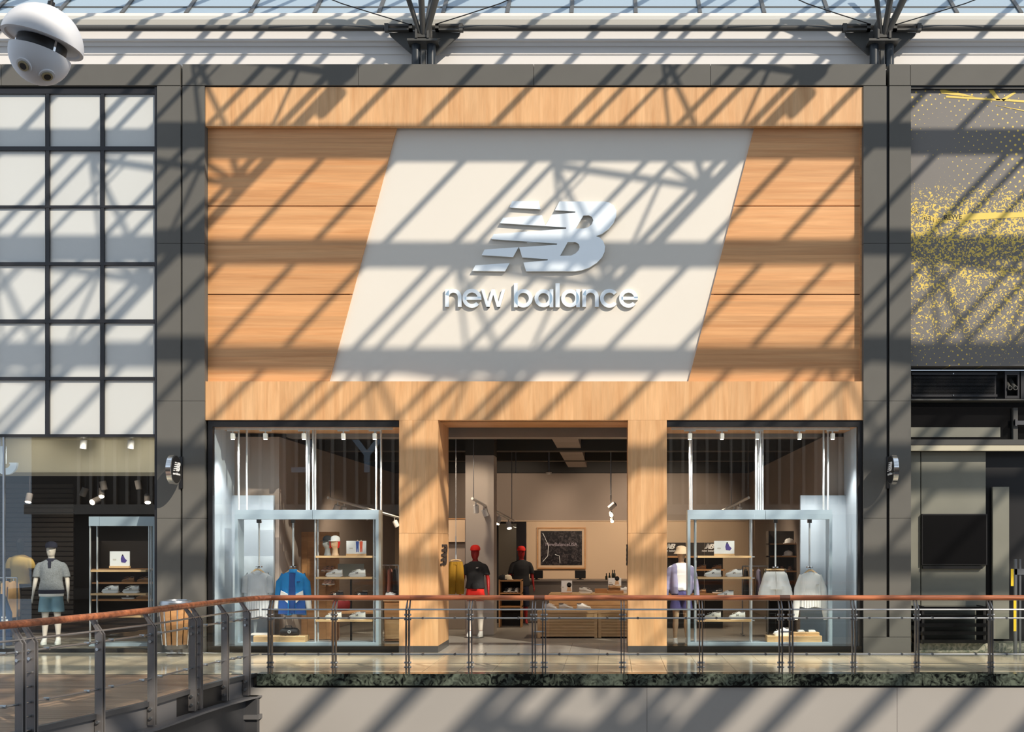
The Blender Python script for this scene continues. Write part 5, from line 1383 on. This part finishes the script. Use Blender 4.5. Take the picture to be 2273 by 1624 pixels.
cap_thing(1752, 1206, 4.15, C_WHITE, 'white cap hanging higher in the narrow shelf unit', R(-50))
MB().box(fx(1706,4), fx(1776,4), 4.0, 4.35, fz(1206,4.1)-.02, fz(1206,4.1)).build('shelf', W_IN, cu_)
for i, x in enumerate((1718, 1736, 1754)):
    put(S_pink, (fx(x,4.1), 4.15, fz(1266,4)), 'blush sneaker %s in the row under the white cap' % ('first', 'second', 'third')[i], R(60), 'blush sneakers under the caps', .7)
rack('clothes rail with lavender and dark tops behind the shorts', 1648, 1705, 3.6, 1256,
     [(C_BLACK,'black top on the rail nearest the shoe display poles',.6),(C_TAN,'tan top on the rail behind the white shorts',.6),(C_LAV,'lavender top on the rail behind the white shorts',.62),(C_OLIVE,'olive top at the far end of the rail behind the shorts',.6)])

# ================================================================== SEEN THROUGH THE PORTAL
YC = 7.0
ct = thing('cash_counter', 'long dark grey cash counter at the back of the store', 'counter', (fx(1275,YC), YC+.4, 0))
MB().box(fx(1157,YC), fx(1400,YC), YC, YC+.8, 0, fz(1290,YC)).build('front', COUNTER, ct)
MB().box(fx(1155,YC), fx(1402,YC), YC-.03, YC+.83, fz(1290,YC), fz(1287,YC)).build('worktop', mat('counter_top', srgb(120,110,102), .4), ct)
zc = fz(1287,YC)
def monitor(px0, px1, label):
    Y = YC+.3; t = thing('till_monitor', label, 'monitor', (fx((px0+px1)/2,Y), Y, zc), group='till monitors')
    a, b_ = fx(px0,Y), fx(px1,Y)
    MB().cbox(a, b_, Y, Y+.05, zc+.03, zc+.22, .01).build('screen', BLACK, t); MB().box((a+b_)/2-.03, (a+b_)/2+.03, Y+.02, Y+.08, zc, zc+.1).build('stand', BLACK, t); MB().box((a+b_)/2-.08, (a+b_)/2+.08, Y-.02, Y+.12, zc, zc+.012).build('foot', BLACK, t)
monitor(1176,1205,'black till monitor nearer the mirror'); monitor(1276,1300,'black till monitor under the picture frame corner')
for i, x in enumerate((1346, 1353, 1360, 1364)):
    t = thing('care_bottle', 'dark shoe-care bottle on the counter, %s from the picture' % ('first','second','third','fourth')[i], 'bottle', (fx(x,YC+.3), YC+.3, zc), group='shoe-care bottles')
    h = (.12,.13,.2,.2)[i]; MB().lathe([(.02,0),(.026,.01),(.026,h*.7),(.012,h*.8),(.012,h),(.004,h+.005)], (fx(x,YC+.3),YC+.3,zc), 12).build('body', mat('bottle_dark_%d'%i, srgb(30,36,30), .3), t, True); MB().cyl((fx(x,YC+.3),YC+.3,zc+h), (fx(x,YC+.3),YC+.3,zc+h+.03), .012, 8).build('stopper', BLACK, t)
card(1350,1379,1282,1303,5.0,'white printed card with dark figure above the display table','dark', W_S)
# picture
pf = thing('framed_picture', 'oak-framed dark picture of a shoe and label on the back wall', 'picture', (fx(1246,SYB), SYB-.05, fz(1262,SYB)))
a, b_, zt, zb_ = fx(1192,SYB-.06), fx(1300,SYB-.06), fz(1170,SYB-.06), fz(1262,SYB-.06)
yf = SYB-.06
for q in ((a,b_,zt-.035,zt),(a,b_,zb_,zb_+.035),(a,a+.035,zb_+.035,zt-.035),(b_-.035,b_,zb_+.035,zt-.035)):
    MB().box(q[0], q[1], yf-.03, yf+.03, q[2], q[3]).build('frame_bar', W_IN, pf)
MB().box(a+.035, b_-.035, yf, yf+.03, zb_+.035, zt-.035).build('mount', TAUPE_L, pf)
PRT = marble('picture_print', srgb(22,20,26), srgb(92,84,86), .3, .3)
MB().box(a+.10, b_-.10, yf-.006, yf, zb_+.10, zt-.10).build('print', PRT, pf)
text_part('print_text', 'NewBalanceUSA', mat('print_grey', srgb(150,140,150), .6), pf, ((a+b_)/2, yf-.008, (zt+zb_)/2+.06), .13, 0, .004, align='CENTER')
MB().path([(a+.16,yf-.004,zt-.16),(a+.32,yf-.008,zt-.5),(a+.30,yf-.008,zb_+.36),(a+.16,yf-.008,zb_+.2)], .009, 6).build('print_lace', PRINT_W, pf); MB().path([(a+.5,yf-.008,zb_+.4),(a+.62,yf-.008,zb_+.36),(a+.64,yf-.008,zb_+.16)], .008, 6).build('print_lace', PRINT_W, pf)
# mirror
mr = thing('tall_mirror', 'tall dark-framed mirror between the column and the counter', 'mirror', (fx(1133,6.9), 6.9, 0))
a, b_, zt = fx(1100,6.9), fx(1168,6.9), fz(1157,6.9)
MB().box(a, b_, 6.92, 6.98, 0, zt).build('frame', FRAME_DK, mr); MB().box(a+.07, fx(1146,6.9), 6.91, 6.925, .05, zt-.05).build('mirror_glass', mat('mirror', srgb(200,210,214), .02, 1.0), mr)
# low oak shelf by the mirror with shoes
lu = shelf_unit('low_shelf_unit', 'low oak shelf unit full of shoes in front of the mirror', 1107, 1158, 5.6, (1287, 1315, 1345), .4, W_IN, W_IN, 1286, 0, True, DARKIN)
for i, x in enumerate((1124, 1132, 1140, 1148)):
    put(S_grey if i % 2 else S_black, (fx(x,5.7), 5.75, fz(1315,5.6)), '%s shoe standing in the low oak shelf unit, %s along' % ('pale' if i % 2 else 'black', ('first','second','third','fourth')[i]), R(75), 'shoes in the low shelf unit', .8)
cap_thing(1116, 1286, 5.75, C_BLACK, 'black cap on top of the low oak shelf unit', R(30)); cap_thing(1127, 1286, 5.75, cloth('cloth_ivory', 226,214,190), 'ivory cap on top of the low oak shelf unit', R(40))
# yellow trousers
t = thing('hanging_trousers', 'mustard yellow track trousers hanging by the portal lining', 'trousers', (fx(1012,2.6), 2.6, fz(1317,2.6)))
X, z0_, z1_ = fx(1012,2.6), fz(1318,2.6), fz(1247,2.6)
for s in (-1, 1):
    MB().rings([[(X+s*cxq+rx*math.cos(2*math.pi*k/24), 2.6+.06*math.sin(2*math.pi*k/24)*(1+.12*math.sin(6*2*math.pi*k/24+q*5)), z1_-q*(z1_-z0_)) for k in range(24)] for q, cxq, rx in ((0,.055,.075),(.15,.062,.085),(.5,.075,.088),(.9,.08,.085),(1,.08,.07))]).build('leg', C_MUST, t, True)
MB().sect([(X,2.6,z1_-.05,.138,.06),(X,2.6,z1_+.01,.125,.055)], 24).build('waistband', C_MUST, t, True)
MB().path([(X-.1,2.6,z1_+.03),(X,2.6,z1_+.05),(X+.1,2.6,z1_+.03)], .012, 8).build('hanger', W_S, t, True); MB().path([(X,2.6,z1_+.05),(X,2.6,z1_+.5)], .012, 8).build('hang_rod', POLE, t, True)
MB().cyl((X,2.6,z1_+.5), (X,2.6,5.4), .005, 8).build('ceiling_rod', POLE, t, True)
bx_ = thing('lit_wall_patch', 'warm lit wall patch built as a cream panel behind the mustard trousers', 'wall panel', (fx(1005,5), 5.1, fz(1202,5)))
MB().box(fx(975,5), fx(1032,5), 5.0, 5.3, fz(1202,5), fz(1152,5)).build('panel', TAUPE_L, bx_)  # lit patch of wall put in as a paler panel
MB().box(fx(972,5), fx(1034,5), 4.98, 5.32, fz(1152,5), fz(1150,5)).build('top_edge', W_IN, bx_); MB().box(fx(975,5.1), fx(1032,5.1), 5.1, 5.2, 0, fz(1202,5)).build('lower_panel', TAUPE, bx_)
lamp_light('panel_spot', (fx(1003,4.2), 4.0, 3.2), 60, (0,.9,-1), 60)
# display tables
def crate(px0, px1, py0, Y0, Y1, label, rz=0):
    t = thing('display_table', label, 'display table', (fx((px0+px1)/2,Y0), (Y0+Y1)/2, 0), group='oak display tables')
    a, b_ = fx(px0,Y0), fx(px1,Y0); zt = fz(py0,Y0); n = 8
    for k in range(n):
        box_part('slat', W_S, t, a+.03, b_-.03, Y0+.012, Y0+.03, .02+k*(zt-.06)/n+.004, .02+(k+1)*(zt-.06)/n-.004)
    MB().box(a+.02, b_-.02, Y0+.03, Y1, .02, zt-.04).build('carcass', W_IN, t); MB().box(a-.01, b_+.01, Y0-.01, Y1, zt-.04, zt).build('top', W_S, t)
    for x in (a, b_-.06): MB().box(x, x+.06, Y0, Y0+.04, 0, zt-.04).build('corner_post', W_S, t)
    return zt
za_ = crate(1193, 1326, 1356, 2.9, 3.7, 'low oak display table nearer the mannequin with three shoes')
zb3 = crate(1328, 1400, 1356, 2.9, 3.7, 'low oak display table beside the right portal pier')
zc2 = crate(1219, 1400, 1318, 3.75, 4.6, 'taller oak display table behind the low tables')
for i, x in enumerate((1222, 1256, 1296)):
    put(S_white if i != 1 else S_grey, (fx(x,3.2), 3.25, za_), 'white sneaker on the low oak table, %s from the mannequin' % ('first','second','third')[i], R(190 if i else 150), 'sneakers on the oak tables')
put(S_grey, (fx(1300,4), 4.1, zc2), 'pale grey sneaker alone in the middle of the taller oak table', R(160), 'sneakers on the oak tables')
put(S_tan, (fx(1366,4), 4.1, zc2+.06), 'taupe sneaker on a small oak riser by the portal pier', R(190), 'sneakers on the oak tables')
put(S_white, (fx(1392,4), 4.1, zc2), 'white sneaker half hidden by the portal pier', R(190), 'sneakers on the oak tables')
t = thing('oak_riser', 'small oak riser block under the taupe sneaker', 'riser', (fx(1366,4), 4.15, zc2)); MB().cbox(fx(1348,4), fx(1384,4), 4.0, 4.3, zc2, zc2+.06, .004).build('block', W_IN, t); MB().box(fx(1320,4), fx(1348,4), 4.2, 4.3, zc2, zc2+.09).build('back_block', W_IN, t)
card(1246,1270,1288,1318,3.95,'small photo card of a seated figure on the taller oak table','dark', W_IN)

# ================================================================== INSIDE THE NEIGHBOURING SHOP
wn = thing('wall_neighbour', 'dark shuttered walls and cream header inside the neighbouring shop', 'wall', (-11, 3, 0), kind='structure')
MB().box(-14, -7.75, 1.1, 1.2, fz(1050,1.1), 5).build('header', CREAM, wn); MB().box(-14, -7.75, 1.08, 1.1, fz(1056,1.1), fz(1048,1.1)).build('header_edge', mat('header_shadow', srgb(120,114,98), .7), wn)
MB().box(-14, -7.75, .12, 1.1, fz(966,.2), fz(966,.2)+.05).build('soffit', CREAM, wn)
MB().box(-14.5, -7.5, 5.0, 5.1, 0, 5).build('back_wall', DARKIN, wn); MB().box(-7.76, -7.66, .5, 5, 0, 5).build('side_wall', DARKIN, wn); MB().box(-14.5, -7.5, .3, 5.1, 5, 5.1).build('ceiling', CEIL_DK, wn); MB().box(-14.6, -14.5, 0, 5.1, 0, 5).build('side_wall', DARKIN, wn)
SHUT = mat('shutter_slat', srgb(62,54,46), .6)
for k in range(28):
    z = .3 + k*.1; MB().prism_x([(3.96,z),(4.0,z+.01),(4.0,z+.09),(3.96,z+.075)], fx(-200,4), fx(165,4)).build('shutter_slat', SHUT, wn)
lamp_light('neighbour_spot', (-9.2, .35, 3.55), 11, (.1,.8,-.6), 130, (1,.92,.8)); lamp_light('neighbour_spot', (-8.3, .35, 3.55), 11, (.0,.8,-.6), 130, (1,.92,.8)); lamp_light('neighbour_spot', (-10.4, .35, 3.55), 11, (.0,.8,-.6), 130, (1,.92,.8)); lamp_light('neighbour_spot', (-9.5, 1.6, 3.4), 60, (.1,.5,-1), 100); lamp_light('neighbour_spot', (-11.0, 2.4, 3.4), 60, (0,.3,-1), 100)  # weak front spots added to brighten the cream header
for i, (px, lab) in enumerate(((185,'white spotlight under the cream header, nearer the shop lettering'),(290,'white spotlight under the cream header, nearer the pillar'))):
    t = thing('shop_spotlight', lab, 'spotlight', PT(px,990,.6)); X, z = fx(px,.6), fz(966,.6)
    MB().box(X-.12, X+.1, .57, .63, z-.05, z-.01).build('adapter', LAMP_W, t); MB().cyl((X,.6,z-.05), (X+.01,.6,z-.10), .02, 8).build('stem', LAMP_W, t); spot_head((X+.01,.6,z-.08), (-.1,0,-1), t, False, 1.3)
for i, (px, py, Yq, on, aim) in enumerate(((190,1082,2.5,False,(-.4,0,-1)),(228,1068,2.5,False,(.2,0,-1)),(224,1086,2.6,True,(.3,-.6,-1)),(306,1066,2.4,False,(.2,0,-1)),(328,1098,2.6,True,(.2,-.5,-1)),(66,1096,2.6,True,(0,-.4,-1)),(218,1108,2.4,True,(-.3,-1,-.4)))):
    t = thing('ceiling_spotlight', 'dim ceiling spotlight in the neighbouring shop, %s from the lettering end' % ('second','fourth','third','sixth','seventh','first','fifth')[i], 'spotlight', PT(px,py,Yq), group='neighbour ceiling spotlights')
    X, Y, z = PT(px,py,Yq); MB().cyl((X,Y,z), (X,Y,5.0), .012, 6).build('stem', FRAME_DK, t); spot_head((X,Y,z), aim, t, on, 1.4, SH_DARK)
# shop lettering fragment hanging behind the glass
t = thing('shop_letter', 'white hooked letter hanging behind the neighbour glass at the frame edge', 'sign', (fx(5,.3), .3, fz(1055,.3)))
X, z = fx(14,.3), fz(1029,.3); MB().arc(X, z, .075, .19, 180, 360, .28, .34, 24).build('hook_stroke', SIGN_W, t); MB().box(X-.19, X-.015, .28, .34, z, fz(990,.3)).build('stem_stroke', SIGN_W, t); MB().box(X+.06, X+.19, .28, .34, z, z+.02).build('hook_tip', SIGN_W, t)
MB().cyl((X-.1,.31,fz(990,.3)), (X-.1,.31,fz(966,.3)), .006, 6).build('hanger_wire', SILVER, t)
# display frame with shoes in the neighbour window
t = thing('display_rack', 'grey metal shelf frame next to the pillar in the neighbour window', 'display rack', (fx(272,.5), .6, .06), group='grey window display frames')
a, b_, zt, za, zb_ = fx(197,.5), fx(345,.5), fz(1146,.5), fz(1167,.5), .08
MB().box(a, a+.18, .5, .8, za, zt).build('top_beam', FRAME_BG, t); MB().box(a+.186, b_, .5, .8, za, zt).build('top_beam', FRAME_BG, t); MB().box(b_-.05, b_, .5, .8, zb_, za).build('side_post', FRAME_BG, t); MB().box(a, b_, .5, .8, .06, .12).build('bottom_beam', FRAME_BG, t)
for p in (200, 206, 327, 331): MB().cyl((fx(p,.55),.55 if p in (200,331) else .72,.12), (fx(p,.55),.55 if p in (200,331) else .72,za), .015, 8).build('shelf_pole', POLE, t, True)
for y in (1264, 1316, 1365): s = MB().box(fx(205,.6), fx(327,.6), .53, .8, fz(y,.6)-.035, fz(y,.6)).build('shelf', W_S, t)
card(244,288,1223,1260,.65,'printed card with seated purple figure in the neighbour window','sit')
put(S_white, (fx(245,.65), .65, fz(1316,.6)), 'white trainer in the neighbour window, nearer the polo mannequin', 0, 'trainers in the neighbour window'); put(S_grey, (fx(291,.65), .65, fz(1316,.6)), 'pale trainer in the neighbour window, nearer the pillar', 0, 'trainers in the neighbour window')
nu = shelf_unit('back_shelf_unit', 'brown shelf unit with tan sneakers behind the neighbour shelf frame', 200, 345, 2.6, (1262, 1292, 1330), .4, W_IN, DARKIN, 1200, 0, True, DARKIN)
for i, (x, y, p) in enumerate(((282,1292,S_tan),(316,1292,S_tan),(282,1330,S_black),(314,1330,S_tan))): put(p, (fx(x,2.75), 2.8, fz(y,2.6)), '%s sneaker on the brown shelf unit, %s' % ('black' if p is S_black else 'tan', ('upper board nearer the polo mannequin','upper board nearer the pillar','lower board nearer the polo mannequin','lower board nearer the pillar')[i]), 0, 'sneakers on the brown shelf unit', .85)
rack('clothes rail with tan tops at the far end of the neighbour window', -10, 38, 1.6, 1282, [(C_OLIVE,'olive top on the neighbour rail at the frame edge',.6),(C_TAN,'tan top on the neighbour rail, nearer the polo mannequin',.65),(C_TAN,'tan trousers at the inner end of the neighbour rail',.7)])
t = thing('torso_form', 'yellow tee on a dark torso form behind the polo mannequin', 'torso form', (fx(45,2.4), 2.4, 0)); X = fx(45,2.4); zq = fz(1290,2.4)-.95
o = remeshed(tee(0,1.2,.9), 'tee', cloth('cloth_straw', 190,160,92), t, .014); o.location = (0,0,zq)
MB().cyl((X,2.4,0), (X,2.4,zq+.95), .02, 8).build('stand', BLACK, t); MB().lathe([(.16,0),(.16,.015),(.02,.03)], (X,2.4,0), 18).build('base', BLACK, t); MB().sect([(X,2.4,zq+1.44,.05,.05),(X,2.4,zq+1.56,.055,.06),(X,2.4,zq+1.7,.07,.085),(X,2.4,zq+1.77,.03,.03)],14).build('head', C_BLACK, t, True)
t = thing('blue_stand', 'dark blue printed stand in the corner of the neighbour window', 'stand', (fx(5,.6), .6, .06)); MB().prism([(fx(-40,.6),.07),(fx(26,.6),.07),(fx(26,.6),fz(1360,.6)),(fx(10,.6),fz(1318,.6)),(fx(-40,.6),fz(1318,.6))], .55, .62).build('board', cloth('board_blue', 34,62,96), t); MB().box(fx(-40,.6), fx(28,.6), .5, .7, .06, .075).build('foot', BLACK, t)
for k, wq in enumerate((10, 14, 12)): MB().box(fx(3,.54), fx(3+wq,.54), .545, .55, fz(1372+k*6,.54), fz(1368+k*6,.54)).build('printed_line', PRINT_W, t)
